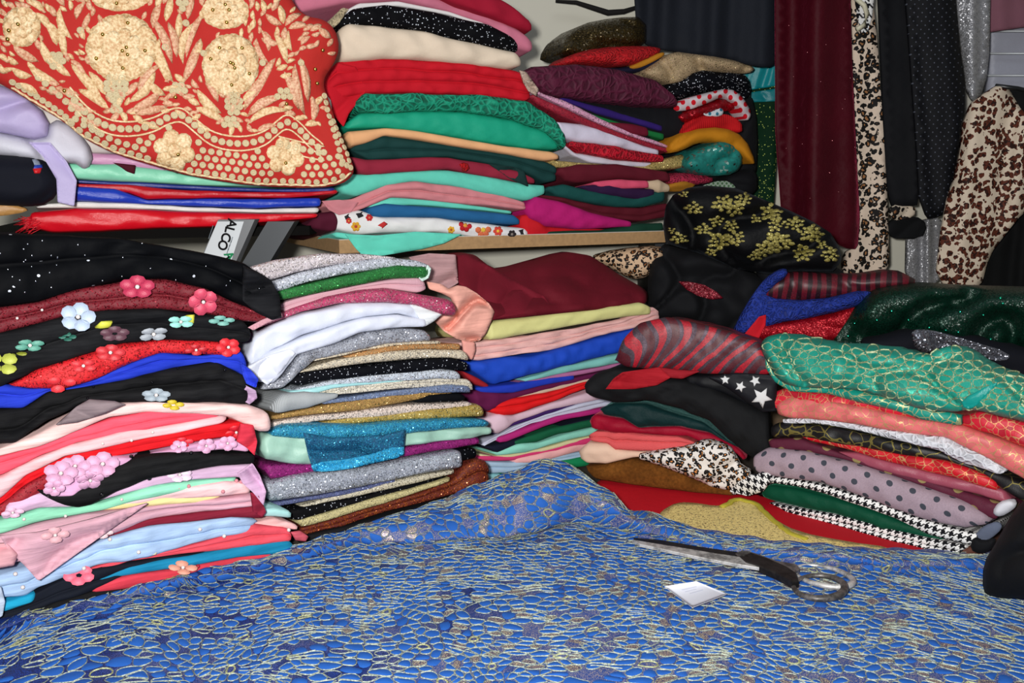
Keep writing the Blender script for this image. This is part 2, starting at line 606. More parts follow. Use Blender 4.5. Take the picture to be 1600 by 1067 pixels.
def chaikin(p, k=2):
    for _ in range(k):
        q = np.roll(p, -1, 0)
        p = np.stack([p*.75+q*.25, p*.25+q*.75], 1).reshape(-1, 2)
    return p
def resample(p, step):
    q = np.vstack([p, p[:1]])
    d = np.concatenate([[0], np.cumsum(np.linalg.norm(np.diff(q, axis=0), axis=1))])
    n = max(8, int(d[-1]/step))
    t = np.linspace(0, d[-1], n, endpoint=False)
    return np.stack([np.interp(t, d, q[:, 0]), np.interp(t, d, q[:, 1])], -1)
def dist_poly(pts, poly):
    a = poly; b = np.roll(poly, -1, 0)
    best = np.full(len(pts), 1e9)
    for i in range(len(a)):
        ab = b[i]-a[i]; L = ab@ab+1e-9
        t = np.clip(((pts-a[i])@ab)/L, 0, 1)
        best = np.minimum(best, np.linalg.norm(pts-(a[i]+t[:, None]*ab), axis=1))
    return best
def inside(pts, poly):
    x, y = pts[:, 0], pts[:, 1]
    c = np.zeros(len(pts), bool)
    a = poly; b = np.roll(poly, -1, 0)
    for (x1, y1), (x2, y2) in zip(a, b):
        if y1 == y2: continue
        m = ((y1 > y) != (y2 > y)) & (x < (x2-x1)*(y-y1)/(y2-y1)+x1)
        c ^= m
    return c
def tri_region(poly, step):
    lo, hi = poly.min(0), poly.max(0)
    gx = np.arange(lo[0], hi[0], step); gy = np.arange(lo[1], hi[1], step*.87)
    X, Y = np.meshgrid(gx, gy)
    X = X + (np.arange(len(gy)) % 2)[:, None]*step*.5
    g = np.stack([X.ravel(), Y.ravel()], -1)
    g = g[inside(g, poly)]
    if len(g): g = g[dist_poly(g, poly) > step*.55]
    allp = np.vstack([poly, g]) if len(g) else poly
    nb = len(poly)
    r = delaunay_2d_cdt([Vector(p) for p in allp.tolist()], [(i, (i+1) % nb) for i in range(nb)], [], 1, 1e-4)
    v = np.array([[q.x, q.y] for q in r[0]])
    return v, [tuple(f) for f in r[2]]
def pillow(fr, label, mat, poly, off=0.0, bulge=.03, rim=30, tilt=0.0, tiltx=0.0, thick=.004, fold=None, amp=1.0, step=None, name='folded_fabric', cat='fabric', group=None, key=None, sharp=False, parent=None, kind=None, floor=None, soft=False, crease=1.0):
    """a bundle or a hanging sheet: front swelling from its rim, a back of its own.
    fold = (depth, wavelength in photo columns, slant): hanging folds"""
    fr_ = FR[fr]
    pl = P(poly) if isinstance(poly, str) else np.asarray(poly, float)
    c0 = pl.mean(0)
    size = (pl.max(0)-pl.min(0)).max()
    if name == 'draped_fabric' and fold is None and not soft: sharp = True; bulge *= .5; rim *= .7; amp *= 1.2
    st = step or min(11, max(3.0, size/40))
    pl = chaikin(pl, 0 if sharp else 1)
    pl = resample(pl, st*.9)
    v, faces = tri_region(pl, st)
    d = dist_poly(v, pl)
    q = np.clip(d/rim, 0, 1)
    sw = np.sqrt(np.clip(1-(1-q)**2, 0, 1))
    s0, z0 = fr_.sz(v, off)
    f1, f2 = waves(label+'p', 7, .05, .2), waves(label+'q', 7, .02, .07)
    f3 = waves(label+'r', 5, .06, .16)
    cr = np.clip(.22-np.abs(f3(s0*.6, z0*1.5)+.05*f2(s0, z0)), 0, .22)/.22
    wr = amp*(.012*f1(s0*.55, z0*1.5)+.005*f2(s0*.55, z0*1.3)-(0 if fold else .010*crease)*cr**1.5)*np.clip(sw+.15, 0, 1)
    o_ = off + bulge*sw + wr + tilt*(v[:, 1]-c0[1]) + tiltx*(v[:, 0]-c0[0])
    if fold:
        dp, wl, sl = fold
        ph = (v[:, 0]+sl*(v[:, 1]-c0[1]))/wl*2*PI
        r = random.Random(label).uniform(0, 6)
        o_ = o_ + dp*(np.sin(ph+r)*.6+.4*np.sin(ph*1.73+2*r))
    V = fr_.at(v, o_)
    back = 2*bulge*sw + thick
    Vb = V + fr_.n*back[:, None]
    if floor is not None:
        V[:, 2] = np.maximum(V[:, 2], floor); Vb[:, 2] = np.maximum(Vb[:, 2], floor)
    nv = len(v)
    # orientation: front faces towards the viewer
    a, b, c = (V[i] for i in faces[0][:3])
    if np.cross(b-a, c-a)@fr_.n > 0: faces = [f[::-1] for f in faces]
    fs = list(faces) + [tuple(i+nv for i in f[::-1]) for f in faces]
    cnt = {}
    for f in faces:
        for i in range(len(f)):
            e = (f[i], f[(i+1) % len(f)])
            cnt[e] = cnt.get(e, 0)+1
    for (i, j) in list(cnt):
        if (j, i) not in cnt: fs.append((j, i, i+nv, j+nv))
    uv = np.stack([s0, z0], -1)
    o = mesh_obj(name, np.vstack([V, Vb]), fs, mat, np.vstack([uv, uv]), parent)
    if parent is None: tag(o, label, cat, group, kind)
    else:
        if label and not label.startswith('_'): o['label'] = label
        if kind: o['kind'] = kind
    if key: THINGS[key] = o
    return o

# ------------------------------------------------------------------ things sewn on a cloth: cast the sight line onto its mesh
BV = {}
def bvh(o):
    if o.name not in BV:
        me = o.data
        BV[o.name] = BVHTree.FromPolygons([v.co[:] for v in me.vertices], [p.vertices[:] for p in me.polygons])
    return BV[o.name]
def hit(o, x, y):
    r = Vector(rays(np.array([float(x), float(y)])).tolist()).normalized()
    loc, nor, i, d = bvh(o).ray_cast(Vector(CAM.tolist()), r)
    if loc is None: return None
    if nor.dot(r) > 0: nor = -nor
    return loc, nor
def conform(o, pts, name, mat, lift=.0012, dome=.0015, parent=None, label=None):
    """a raised patch whose outline pts (photo pixels) lies on the cloth o"""
    pts = np.asarray(pts, float)
    c = pts.mean(0)
    H = [hit(o, *q) for q in pts]
    hc = hit(o, *c)
    if hc is None or any(h is None for h in H): return None
    if max((h[0]-hc[0]).length for h in H) > .09: return None
    mid = [hit(o, *(c*.45+q*.55)) for q in pts]
    if any(h is None for h in mid): return None
    V, n = [], len(pts)
    for h in H: V.append(h[0]-h[1]*.0006)
    for h in H: V.append(h[0]+h[1]*lift)
    for h in mid: V.append(h[0]+h[1]*(lift+dome*.8))
    V.append(hc[0]+hc[1]*(lift+dome))
    fs = []
    for i in range(n):
        j = (i+1) % n
        fs += [(i, j, n+j, n+i), (n+i, n+j, 2*n+j, 2*n+i), (2*n+i, 2*n+j, 3*n)]
    return mesh_obj(name, [tuple(v) for v in V], fs, mat, parent=parent or o)
def basis(nor):
    z = nor.normalized()
    x = Vector((1, 0, 0)); x = (x - z*x.dot(z)).normalized()
    return x, z.cross(x), z
_ball = {}
def unit_ball(mat):
    if mat.name not in _ball:
        V = [(0, 0, 1)]
        for i in (1, 2, 3):
            a = PI*i/4
            V += [(math.sin(a)*math.cos(2*PI*k/7), math.sin(a)*math.sin(2*PI*k/7), math.cos(a)) for k in range(7)]
        V.append((0, 0, -1))
        fs = [(0, 1+k, 1+(k+1) % 7) for k in range(7)]
        for r in (0, 1):
            fs += [(1+7*r+k, 8+7*r+k, 8+7*r+(k+1) % 7, 1+7*r+(k+1) % 7) for k in range(7)]
        fs += [(15+k, 22, 15+(k+1) % 7) for k in range(7)]
        me = bpy.data.meshes.new('bead'); me.from_pydata(V, [], fs)
        me.polygons.foreach_set('use_smooth', [True]*len(me.polygons)); me.materials.append(mat)
        _ball[mat.name] = me
    return _ball[mat.name]
def bead(o, x, y, px, mat, parent=None, name='bead', label=None, sink=.3):
    h = hit(o, x, y)
    if h is None: return None
    r = px*(h[0]-Vector(CAM.tolist())).length/F
    b = bpy.data.objects.new(name, unit_ball(mat))
    COL.objects.link(b); b.parent = parent or o
    b.location = h[0]+h[1]*r*(1-sink); b.scale = (r, r, r)
    if label: b['label'] = label
    return b
def petal_flower(o, x, y, px, mat, petals=5, rot=0.0, squash=1.0, center=None, lift=.004, name='fabric_flower', label=None, r=None, cup=.25):
    """a sewn-on flower of separate rounded petals"""
    h = hit(o, x, y)
    if h is None: return None
    R = px*(h[0]-Vector(CAM.tolist())).length/F
    ax, ay, az = basis(h[1]*.45+(Vector(CAM.tolist())-h[0]).normalized()*.55)
    lift += .22*R
    V, fs = [], []
    for k in range(petals):
        a = rot+2*PI*k/petals
        dx, dy = math.cos(a), math.sin(a)
        n = 9
        cpt = (.58*R, .0)
        ring = []
        for j in range(n):
            b = 2*PI*j/n
            u = .57*R+.43*R*math.cos(b); w = .45*R*math.sin(b)*(1+.15*math.cos(b))
            zz = lift + cup*R*max(0, (u/R-.3))**2
            X = u*dx-w*dy; Y = (u*dy+w*dx)*squash
            ring.append(h[0]+ax*X+ay*Y+az*zz)
        base = len(V)
        V += [tuple(p) for p in ring] + [tuple(p-az*.0007) for p in ring]
        ctr = h[0]+ax*(.55*R*dx)+ay*(.55*R*dy*squash)+az*(lift*.8)
        V += [tuple(ctr), tuple(ctr-az*.0007)]
        for j in range(n):
            q = (j+1) % n
            fs += [(base+2*n, base+j, base+q), (base+2*n+1, base+n+q, base+n+j), (base+j, base+n+j, base+n+q, base+q)]
    f = mesh_obj(name, V, fs, mat, parent=o)
    if label: f['label'] = label
    if center: 
        b = bpy.data.objects.new('pearl', unit_ball(center)); COL.objects.link(b); b.parent = f
        b.location = h[0]+az*(lift+.002); rr = max(.0017, R*.14); b.scale = (rr, rr, rr)
    return f
def tube(name, pts, r, mat, parent=None, sides=6, closed=False, flat=1.0):
    pts = np.asarray(pts, float); n = len(pts)
    if closed: t = np.roll(pts, -1, 0)-np.roll(pts, 1, 0)
    else: t = np.gradient(pts, axis=0)
    t /= np.linalg.norm(t, axis=1)[:, None]+1e-9
    ref = np.array([0, 0, 1.0])
    x = np.cross(t, ref); x /= np.linalg.norm(x, axis=1)[:, None]+1e-6
    y = np.cross(x, t)
    r = np.broadcast_to(np.asarray(r, float), (n,))
    a = np.linspace(0, 2*PI, sides, endpoint=False)
    V = pts[:, None, :] + (x[:, None, :]*np.cos(a)[None, :, None] + y[:, None, :]*flat*np.sin(a)[None, :, None])*r[:, None, None]
    fs = grid_faces(n, sides, close_u=closed, close_v=True)
    if not closed: fs += [tuple(range(sides)), tuple((n-1)*sides+j for j in range(sides-1, -1, -1))]
    return mesh_obj(name, V.reshape(-1, 3), fs, mat, parent=parent)
# ------------------------------------------------------------------ the setting
WALL = painted('d6d3c4', .85, .08)
tag(box('wall_back', (-2.6, 2.50, -0.9), (2.6, 2.60, 2.3), WALL), kind='structure')
tag(box('floor', (-2.6, -0.6, -0.9), (2.6, 2.50, -0.85), painted('6b6660')), kind='structure')
tag(box('wall_left', (-2.6, -0.6, -0.85), (-2.5, 2.50, 2.3), WALL), kind='structure')
tag(box('wall_right', (2.5, -0.6, -0.85), (2.6, 2.50, 2.3), WALL), kind='structure')

# counter under everything
tb = bpy.data.objects.new('counter_table', None); COL.objects.link(tb); tb.location = (0, 1.5, -.85)
tag(tb, 'long dark counter table that carries all the piles and the blue lace', 'table')
def tbox(n, lo, hi, m):
    o = box(n, lo, hi, m, tb); o.matrix_parent_inverse = Matrix.Translation((0, -1.5, .85)); return o
tbox('tabletop', (-1.75, .45, -.04), (1.75, 2.45, 0.0), wood('4a4038'))
for x in (-1.7, 1.62):
    for y in (.5, 2.3): tbox('leg', (x, y, -.85), (x+.08, y+.08, -.04), metal('3a3c3e', .5))

def prism(name, plan, z0, z1, mat, label=None, cat=None, parent=None):
    n = len(plan)
    V = [(x, y, z0) for x, y in plan]+[(x, y, z1) for x, y in plan]
    fs = [tuple(range(n))[::-1], tuple(range(n, 2*n))]+[(i, (i+1) % n, n+(i+1) % n, n+i) for i in range(n)]
    o = mesh_obj(name, V, fs, mat, parent=parent, smooth=False)
    return tag(o, label, cat) if label else o
# shelf boards
a = FR['shelf'].at(np.array([530., 384.]), .02); b = FR['shelf'].at(np.array([1040., 366.]), .02)
c0 = on_z(np.array([430., 354.]), .497)
TOPZ = .492
BR = bpy.data.objects.new('shelf', None); COL.objects.link(BR); BR.location = (a[0], a[1], TOPZ)
tag(BR, 'raw chipboard shelf with a pale top under the green and red fabric piles', 'shelf')
def under(o, e):
    o.parent = e; o.matrix_parent_inverse = Matrix.Translation(-e.location); return o
plan = [(a[0], a[1]), (b[0], b[1]), (b[0]+.02, 2.49), (c0[0]-.05, 2.49), (c0[0], c0[1])]
under(prism('board', plan, TOPZ-.027, TOPZ-.001, wood()), BR)
under(prism('top_veneer', plan, TOPZ-.001, TOPZ, painted('c9c4bd')), BR)
for x in (-.38, .35):
    under(box('bracket', (x, 2.2, TOPZ-.20), (x+.03, 2.49, TOPZ-.027), metal('2b2c2e', .5)), BR)
s0 = FR['shelf_left'].at(np.array([-60., 340.])); s1 = FR['shelf_left'].at(np.array([480., 340.]))
tag(prism('shelf', [(s0[0], s0[1]+.015), (s1[0], s1[1]+.015), (s1[0]-.02, 2.49), (s0[0]-.35, 2.49)], .503, .520, painted('0c0b0a', .9)),
    'black shelf board under the pile with the red and gold lace', 'shelf')

# aluminium post with its sticker, and the dark strut
def bar(name, p0, p1, w0, depth, mat, yv, label=None, cat=None):
    f = Frame(0, yv, 1600, yv)
    v = []
    for bk in (0, depth):
        for (x, y) in (p0, (p0[0]+w0, p0[1]), (p1[0]+w0, p1[1]), p1):
            w = f.at(np.array([float(x), float(y)])) + f.n*bk
            v.append(w)
    fs = [(0, 1, 2, 3), (7, 6, 5, 4), (0, 4, 5, 1), (1, 5, 6, 2), (2, 6, 7, 3), (3, 7, 4, 0)]
    o = mesh_obj(name, v, fs, mat, smooth=False)
    return tag(o, label, cat) if label else o
post = bar('metal_post', (341, 343), (271, 500), 57, .03, metal('77797b', .5, .6), 1.615, 'slanting grey aluminium post with a printed sticker reading ALCO', 'post')
strut = bar('metal_strut', (418, 346), (324, 500), 42, .04, metal('4a4d50', .5, .5), 1.66, 'slanting dark grey strut right of the stickered post', 'strut')
f19 = Frame(0, 1.612, 1600, 1.612)
def quad(name, pts, mat, back=.0008, parent=None):
    v = [f19.at(np.array(p, float)) for p in pts]
    v += [w+f19.n*back for w in v]
    return mesh_obj(name, v, [(0, 1, 2, 3), (7, 6, 5, 4), (0, 4, 5, 1), (1, 5, 6, 2), (2, 6, 7, 3), (3, 7, 4, 0)], mat, parent=parent, smooth=False)
st = quad('sticker', [(340, 346), (381, 346), (360, 412), (312, 412)], painted('c8cdd0', .5, .03), parent=post)
st['label'] = 'pale printed sticker with black letters'
def letters(txt, at_px, size_px, mat, rot, parent, name='lettering', yv=1.6105):
    cu = bpy.data.curves.new(name, 'FONT'); cu.body = txt; cu.align_x = 'CENTER'; cu.align_y = 'CENTER'
    cu.size = size_px*yv/F*1.05; cu.extrude = .0003; cu.offset = .0006
    cu.materials.append(mat)
    o = bpy.data.objects.new(name, cu); COL.objects.link(o)
    w = Frame(0, yv, 1600, yv).at(np.array(at_px, float))
    o.rotation_euler = (PI/2, rot, 0); o.location = w; o.parent = parent
    dg = bpy.context.evaluated_depsgraph_get()
    me = bpy.data.meshes.new_from_object(o.evaluated_get(dg))
    m = bpy.data.objects.new(name, me); COL.objects.link(m); m.parent = parent
    m.location = o.location; m.rotation_euler = o.rotation_euler
    bpy.data.objects.remove(o)
    return m
inkb = painted('0c0c0e', .5, 0)
for ch, p in (('A', (361.5, 349)), ('L', (358, 359)), ('C', (352.5, 370.5)), ('O', (347.5, 383))):
    letters(ch, p, 19, inkb, PI/2+.25, st, 'letter')
letters('A', (358, 400), 18, painted('1d7a4c', .5, 0), PI/2-.5, st, 'letter')['label'] = 'green slanted letter'
letters('\\', (352, 405), 18, inkb, PI/2-.3, st, 'emblem_stroke')
for i in range(7):
    x0 = 333-i*2.2+(0 if i < 3 else 37); y0 = 352+i*6
    quad('small_print', [(x0, y0), (x0+1.0, y0), (x0-1.6, y0+9), (x0-2.6, y0+9)], painted('6d757b', .5, 0), parent=st).location = (0, -.002, 0)

# ================================================================== PILES
S = ' in the far left pile'
def c1(*a, **k): return cloth('far_left', a[0]+S, *a[1:], group='folded tulles of the far left pile', **k)
BK = '07080c'
c1('black beaded tulle on top', sparkle_dark('07080b', thr=.02, scale=170), '-60,366 0,364 100,368 200,375 290,390 380,410 420,440 440,480', '-60,480 0,480 60,472 120,452 200,437 260,436 320,450 360,470 400,490 437,497', n=2, amp=1.8, deep=.2, key='tulle1', drop=.06)
c1('dark red glitter cloth with pink flowers', glitter('640818', 'b03040', amount=.25), '-60,482 0,480 60,472 120,452 200,437 260,436 320,450 360,470 432,495', '-60,522 0,520 60,505 110,492 170,484 240,482 320,490 380,500 430,505', n=2, key='redflowers')
c1('black tulle with pastel sewn flowers', tulle('0b0c10'), '-60,522 0,520 60,505 110,492 170,484 240,482 320,490 380,500 394,520', '-60,612 0,605 30,590 60,575 120,555 190,537 250,530 320,532 380,535 394,532', n=2, amp=1.6, key='pastel')
c1('bright red glitter cloth with red flowers', glitter('c00d18', 'ff4a4a', amount=.3), '15,602 60,575 120,555 190,537 250,530 320,532 375,538', '15,603 50,607 100,606 150,590 200,567 250,550 300,552 350,555 374,548', key='redpetal')
c1('royal blue net', tulle('1c35b8'), '-60,602 0,600 15,602 50,607 100,606 150,592 200,569 250,550 320,556 375,545 388,570', '-60,640 0,638 35,638 75,612 130,605 200,593 270,575 330,565 370,580 388,592', n=2, key='bluenet')
c1('black beaded tulle with a grey flower', tulle('09090c'), '-60,640 0,640 40,636 75,612 130,605 200,592 270,576 340,566 388,590', '-60,690 0,692 25,690 60,665 100,645 130,627 190,628 260,630 340,628 388,632', n=2, amp=1.8, key='beadblack')
c1('pale peach tulle puff', tulle('f0c9c4'), '-60,712 0,702 50,682 100,655 150,635 200,630 260,628 340,627 385,632 415,642 424,660', '-60,720 0,712 60,697 120,672 170,652 230,645 300,645 355,648 380,660 400,672 424,672', n=1, amp=1.5, off=.006, key='peachtulle')
c1('coral pink tulle', tulle('f2566a'), '-60,722 0,712 60,698 120,672 175,652 230,643 290,643 345,647', '-60,752 0,742 30,728 60,712 120,690 200,674 280,662 345,650', n=2)
c1('pinkish white tulle with pearls', tulle('e8bcc0'), '-60,755 0,745 30,728 110,693 200,673 280,660 355,648', '-60,795 0,778 40,742 100,712 160,699 230,684 300,670 345,662 358,654', n=1, key='pinkpearl')
c1('bright red tulle', tulle('d1101c'), '-60,795 0,778 40,742 110,710 230,684 345,662 385,658 397,665', '-60,800 0,788 40,755 80,735 130,718 170,714 230,703 300,690 350,682 397,690', n=2, key='redtulle')
c1('dark crimson glitter cloth', glitter('8a0c1c', 'd04050', amount=.2), '-60,802 0,788 40,756 80,735 120,719 200,712', '-60,812 0,805 30,788 65,768 90,745 200,716')
c1('lilac ruffled tulle with petals', tulle('d9a5c9'), '70,752 85,722 110,716 150,718 200,716 240,706 300,691 350,683 392,696', '72,768 110,770 140,752 190,732 230,712 290,706 350,706 392,708', n=1, amp=3.5, off=.004, key='lilacruffle')
c1('plain black roll', tulle('08080a'), '55,766 90,768 130,757 180,728 210,712 270,706 330,709 400,710', '58,768 80,780 100,788 120,791 140,786 180,765 230,746 290,736 340,727 400,724', off=.012, n=1, key='blackroll')
c1('lilac tulle with a white flower', tulle('d8b4d2'), '5,786 40,772 65,768 110,789 170,768 230,746 300,735 350,726 395,724 408,745', '0,812 40,797 60,792 110,792 170,777 240,757 300,749 370,745 408,756', n=1, key='lilac2')
c1('mint green tulle', tulle('8fd8b6'), '-60,820 0,812 60,794 110,792 160,784 230,759 300,750 372,746', '-60,845 0,832 50,817 100,806 160,796 210,782 280,767 340,757 372,750', n=1, key='mint')
c1('pale pink tulle with rosy pearls', tulle('f0c4c4'), '180,790 240,768 300,757 350,750 380,752 394,766', '180,793 250,780 320,774 394,770', key='palepink')
c1('pale yellow tulle', tulle('e6d394'), '140,797 200,785 260,776 320,773 350,772', '140,800 200,794 260,787 310,784 350,775')
c1('wide dusty pink tulle', tulle('d3a4b2'), '-60,850 0,834 60,817 120,805 180,797 250,787 320,780 396,770 405,782', '-60,900 0,880 80,870 150,840 230,812 300,802 400,788 405,785', n=2, amp=1.5, key='dustypink')
c1('sheer maroon tulle', tulle('801a30'), '160,835 230,812 300,802 400,787 416,800', '160,840 230,822 300,814 360,807 416,810')
c1('pale mint sheer fold', tulle('a9d9d6'), '300,806 380,798 430,793 455,798', '300,812 380,806 430,806 458,808', off=-.01)
c1('light blue tulle with pearls', tulle('a9c4e6'), '-20,905 15,890 60,880 140,855 170,838 230,822 300,814 360,807 405,812', '-20,935 40,930 60,917 110,897 150,882 230,868 300,848 392,828', n=2, amp=1.3, key='lightblue')
c1('blush sheer fold', tulle('efb8b6'), '330,838 400,815 430,808 466,820', '330,842 400,826 440,824 468,828', off=-.01)
c1('coral cloth in two folds', tulle('e4515f'), '100,900 170,880 230,868 300,850 360,834 395,818 450,825 458,838', '100,905 170,886 200,876 280,865 350,857 400,850 458,845', n=2, key='coral2')
c1('navy black cloth', plain('0d1320'), '-60,955 0,945 60,925 100,905 130,892 200,878 260,869 340,860', '-60,990 0,970 30,962 90,938 150,920 190,899 230,884 340,864', n=2, key='navy')
c1('turquoise tulle', tulle('1583ac'), '150,906 200,884 260,872 330,860 390,848 450,843 460,852', '150,912 180,900 230,893 300,883 370,868 430,864 460,857', key='turq')
c1('short turquoise end', tulle('1aa0c8'), '-20,948 12,938 57,925', '-20,960 12,953 57,938', off=.006)
c1('coral red tulle with petals', tulle('d43c4c'), '140,918 180,902 230,893 300,883 350,873 400,866 445,861', '140,924 210,917 280,903 340,888 380,877 445,865', key='coral3')
c1('white dotted net', dotted('d9dbe4', '101014', .008, .0013, .1), '330,896 400,874 455,856 468,858', '330,902 400,884 455,868 468,866', off=.002)
c1('thin black base cloth', plain('0b0b0e'), '-60,985 30,962 90,938 150,922 300,905 440,868', '-60,1010 30,975 90,952 150,935 300,915 440,878')

S = ' in the silvery pile'
def c2(*a, **k): return cloth('silver', a[0]+S, *a[1:], group='folded glitter fabrics of the silvery pile', **k)
c2('pinkish silver glitter cloth on top', glitter('b9b0b4', 'f3e8e6', amount=.5), '386,418 430,405 500,396 560,396 620,402', '412,440 460,426 520,413 580,404 620,405', drop=.05)
c2('cool silver glitter cloth', glitter('a9adb8', 'eef2fa', amount=.45), '412,442 470,425 540,408 600,402 650,407 671,415', '425,458 480,440 540,427 600,418 671,418', drop=.05)
c2('emerald green glitter cloth', glitter('0c5a20', '4fb860', amount=.35), '430,456 500,438 580,422 620,414 664,416 671,422', '433,470 480,461 540,448 600,436 660,434 671,428', off=.004)
c2('pale pink ribbed cloth', knit('e2b0bc'), '436,474 500,458 560,445 620,434 650,433 666,443', '440,492 470,480 520,464 560,454 600,450 650,457 667,450', n=2)
c2('rose pink glitter cloth', glitter('a8305a', 'f0a0b0', amount=.4), '395,512 450,484 510,462 560,453 600,450 650,458 700,468 713,480', '395,515 470,487 530,474 600,471 650,477 690,492 713,493', off=.006, round_=1.3)
c2('upper fold of white satin', satin('d3d8e6'), '385,545 395,522 430,502 480,486 540,474 600,471 640,476 672,492', '385,572 420,547 470,524 530,504 570,494 620,490 672,503', amp=1.6, key='white1')
c2('lower white satin with drooping end', satin('d6dbe9'), '385,574 420,549 470,526 530,506 570,496 620,491 668,498', '387,582 400,596 425,598 460,552 520,536 560,521 600,513 668,511', amp=1.6, off=.01)
c2('steel grey glitter cloth', glitter('8a8d96', 'd8dce6', amount=.5), '410,602 440,588 465,550 520,536 570,518 620,512 662,515 675,528', '405,610 440,606 460,585 490,562 540,550 600,537 675,532', amp=1.4)
c2('thin cream glitter sheet', glitter('c6b89e', 'f6eedc', amount=.35), '485,562 560,541 620,534 692,533', '485,565 560,549 620,540 692,537')
c2('copper glitter sheet', glitter('a5713e', 'f0c890', amount=.45), '540,556 600,541 650,537 722,537', '540,560 610,548 660,545 722,546')
c2('cream glitter cloth above the black one', glitter('bfb39c', 'f4ecda', amount=.4), '465,582 520,562 600,549 660,545 722,546 733,560', '463,584 540,571 620,562 700,558 733,563')
c2('black glitter cloth', sparkle_dark('0c0d12', scale=420, thr=.12), '452,590 480,580 560,572 640,563 700,558 732,566', '450,598 465,602 500,594 560,588 640,581 690,576 732,578', off=.002)
c2('icy silver glitter cloth', glitter('b6bec9', 'f2f8ff', amount=.4), '462,606 520,592 600,583 680,575 712,579 722,590', '455,612 520,602 600,596 680,591 722,593')
c2('thin aqua sheet', satin('9fd2d4'), '450,612 520,600 600,595 640,592', '450,620 470,619 520,606 640,595', off=.004)
c2('cream cloth with a rolled right edge', glitter('c6bfae', 'f4eee0', amount=.3), '430,626 510,606 590,597 690,591 732,592 742,606', '427,640 470,630 530,616 600,608 680,604 742,609', n=2)
c2('blue grey glitter sheet', glitter('5d6c8c', 'b8c8e8', amount=.4), '500,626 580,614 650,606 700,600 730,602 738,610', '500,632 600,621 660,615 720,612 738,613', off=.003)
c2('grey white ribbed end', knit('b4b9bb'), '424,630 440,616 475,611 530,614', '424,646 440,644 478,637 530,618', off=.008)
c2('old gold and copper glitter sheet', glitter('94703c', 'e8c070', amount=.45), '415,652 480,637 560,622 640,611 712,606', '415,656 480,648 560,640 620,630 712,612', off=-.001)
c2('small black roll', sparkle_dark('0b0c10', scale=420, thr=.06), '648,626 670,616 715,614 729,619', '648,629 680,627 715,627 729,625', off=.005)
c2('pinkish cream glitter cloth', glitter('c9b9ae', 'f4e8e0', amount=.35), '420,660 500,647 580,638 660,630 730,627 742,634', '418,668 500,657 580,651 660,643 742,638')
c2('yellow gold glitter cloth', glitter('9a8238', 'f0dc90', amount=.45), '440,668 540,652 620,646 680,637 745,630 757,640', '440,670 540,662 600,658 680,653 757,650', off=.002)
c2('cyan glitter cloth above the mint satin', glitter('0c6f98', '5cd8f8', amount=.5), '418,672 440,662 500,660 560,662 640,655 700,652 755,654 765,660', '420,680 470,684 530,686 600,681 650,674 720,667 765,665', off=.012, round_=1.3)
c2('mint satin with a knotted left end', satin('9ec6b4', .4), '404,690 415,678 450,677 520,685 600,680 650,674 740,665 768,668', '408,716 440,722 485,724 560,713 630,697 680,689 740,683 768,677', n=1, amp=2.2, key='mintsatin')
c2('magenta glitter cloth', glitter('7c0c60', 'd848a8', amount=.3), '410,724 485,724 560,714 630,698 700,686 750,683', '416,748 450,743 488,736 560,727 630,712 700,701 750,692')
c2('big silver glitter cloth', glitter('8e939e', 'e6ecf6', amount=.55), '408,750 420,750 480,738 560,728 640,714 700,703 720,702', '414,782 470,776 540,763 600,750 650,740 720,728', off=.008)
c2('slate blue glitter sheet', glitter('4a527c', '98a4d0', amount=.35), '425,786 500,772 560,760 620,747', '425,792 500,780 560,768 620,755')
c2('black rolled end beside the big silver one', sparkle_dark('08090d', scale=420, thr=.04), '690,708 718,700 745,700', '690,720 718,719 745,714', off=-.004)
c2('cream glitter sheet under the big silver one', glitter('bfb7a0', 'f0ead8', amount=.3), '470,790 540,770 600,754 660,741 712,732', '470,794 550,776 620,760 712,739')
c2('black sheet with coarse sparkle', sparkle_dark('0d0d0f', scale=380, thr=.1), '442,798 500,786 560,775 640,757 700,744', '446,810 470,812 510,800 560,786 640,765 700,748')
c2('pale gold satin roll', glitter('b9ae7c', 'e8e0b4', amount=.2, scale=900), '463,813 520,797 570,782 640,763 706,745', '466,823 485,820 540,803 600,785 650,768 706,750', off=.008)
c2('dark red and copper glitter cloth', glitter('5c160a', 'd07038', amount=.4), '466,826 540,804 600,786 650,768 706,750 722,730 740,716 756,718 765,732', '470,836 540,820 600,800 660,784 720,768 765,752', n=2)
c2('thick black base cloth', plain('0c0c10', .8), '466,838 560,816 640,794 720,770 768,752', '466,870 520,858 600,832 700,800 768,780')

S = ' in the chiffon pile'
def c3(*a, **k): return cloth('chiffon', a[0]+S, *a[1:], group='folded chiffons of the middle pile', **k)
c3('pale yellow satin roll', plain('dedb92', .6), '757,506 775,501 850,490 930,482 1000,472 1017,480', '757,530 780,529 830,520 900,506 975,495 1017,490', off=.012, key='yellow')
c3('thin dark brown sheet', plain('231a12'), '820,522 900,507 975,496', '820,526 900,514 972,502', off=-.005)  # paints the dark gap of shade between folds; label also seeds wrinkles
c3('loose peach chiffon in three folds', plain('edb9b4', .75), '712,536 760,531 830,524 900,511 970,498 1020,479 1034,490', '722,560 745,563 800,556 860,546 930,527 990,510 1034,498', n=3, amp=1.6)
c3('royal blue chiffon', plain('1848c0', .75), '722,566 780,559 830,556 900,537 940,526 1000,510 1022,512', '726,572 768,601 810,589 870,573 950,553 1022,540', n=1, amp=1.4)
c3('pale teal sheet', plain('7fc3bb'), '815,592 880,572 950,556 1000,545', '815,596 880,583 950,569 1000,560')
c3('mauve pink sheet', plain('b06a96'), '805,598 880,583 950,570 1000,562', '805,603 880,590 945,577 1000,570')
c3('bright blue sheet', plain('1c38b4'), '742,606 800,599 860,590 900,586', '745,614 800,613 850,601 900,592', off=.003)
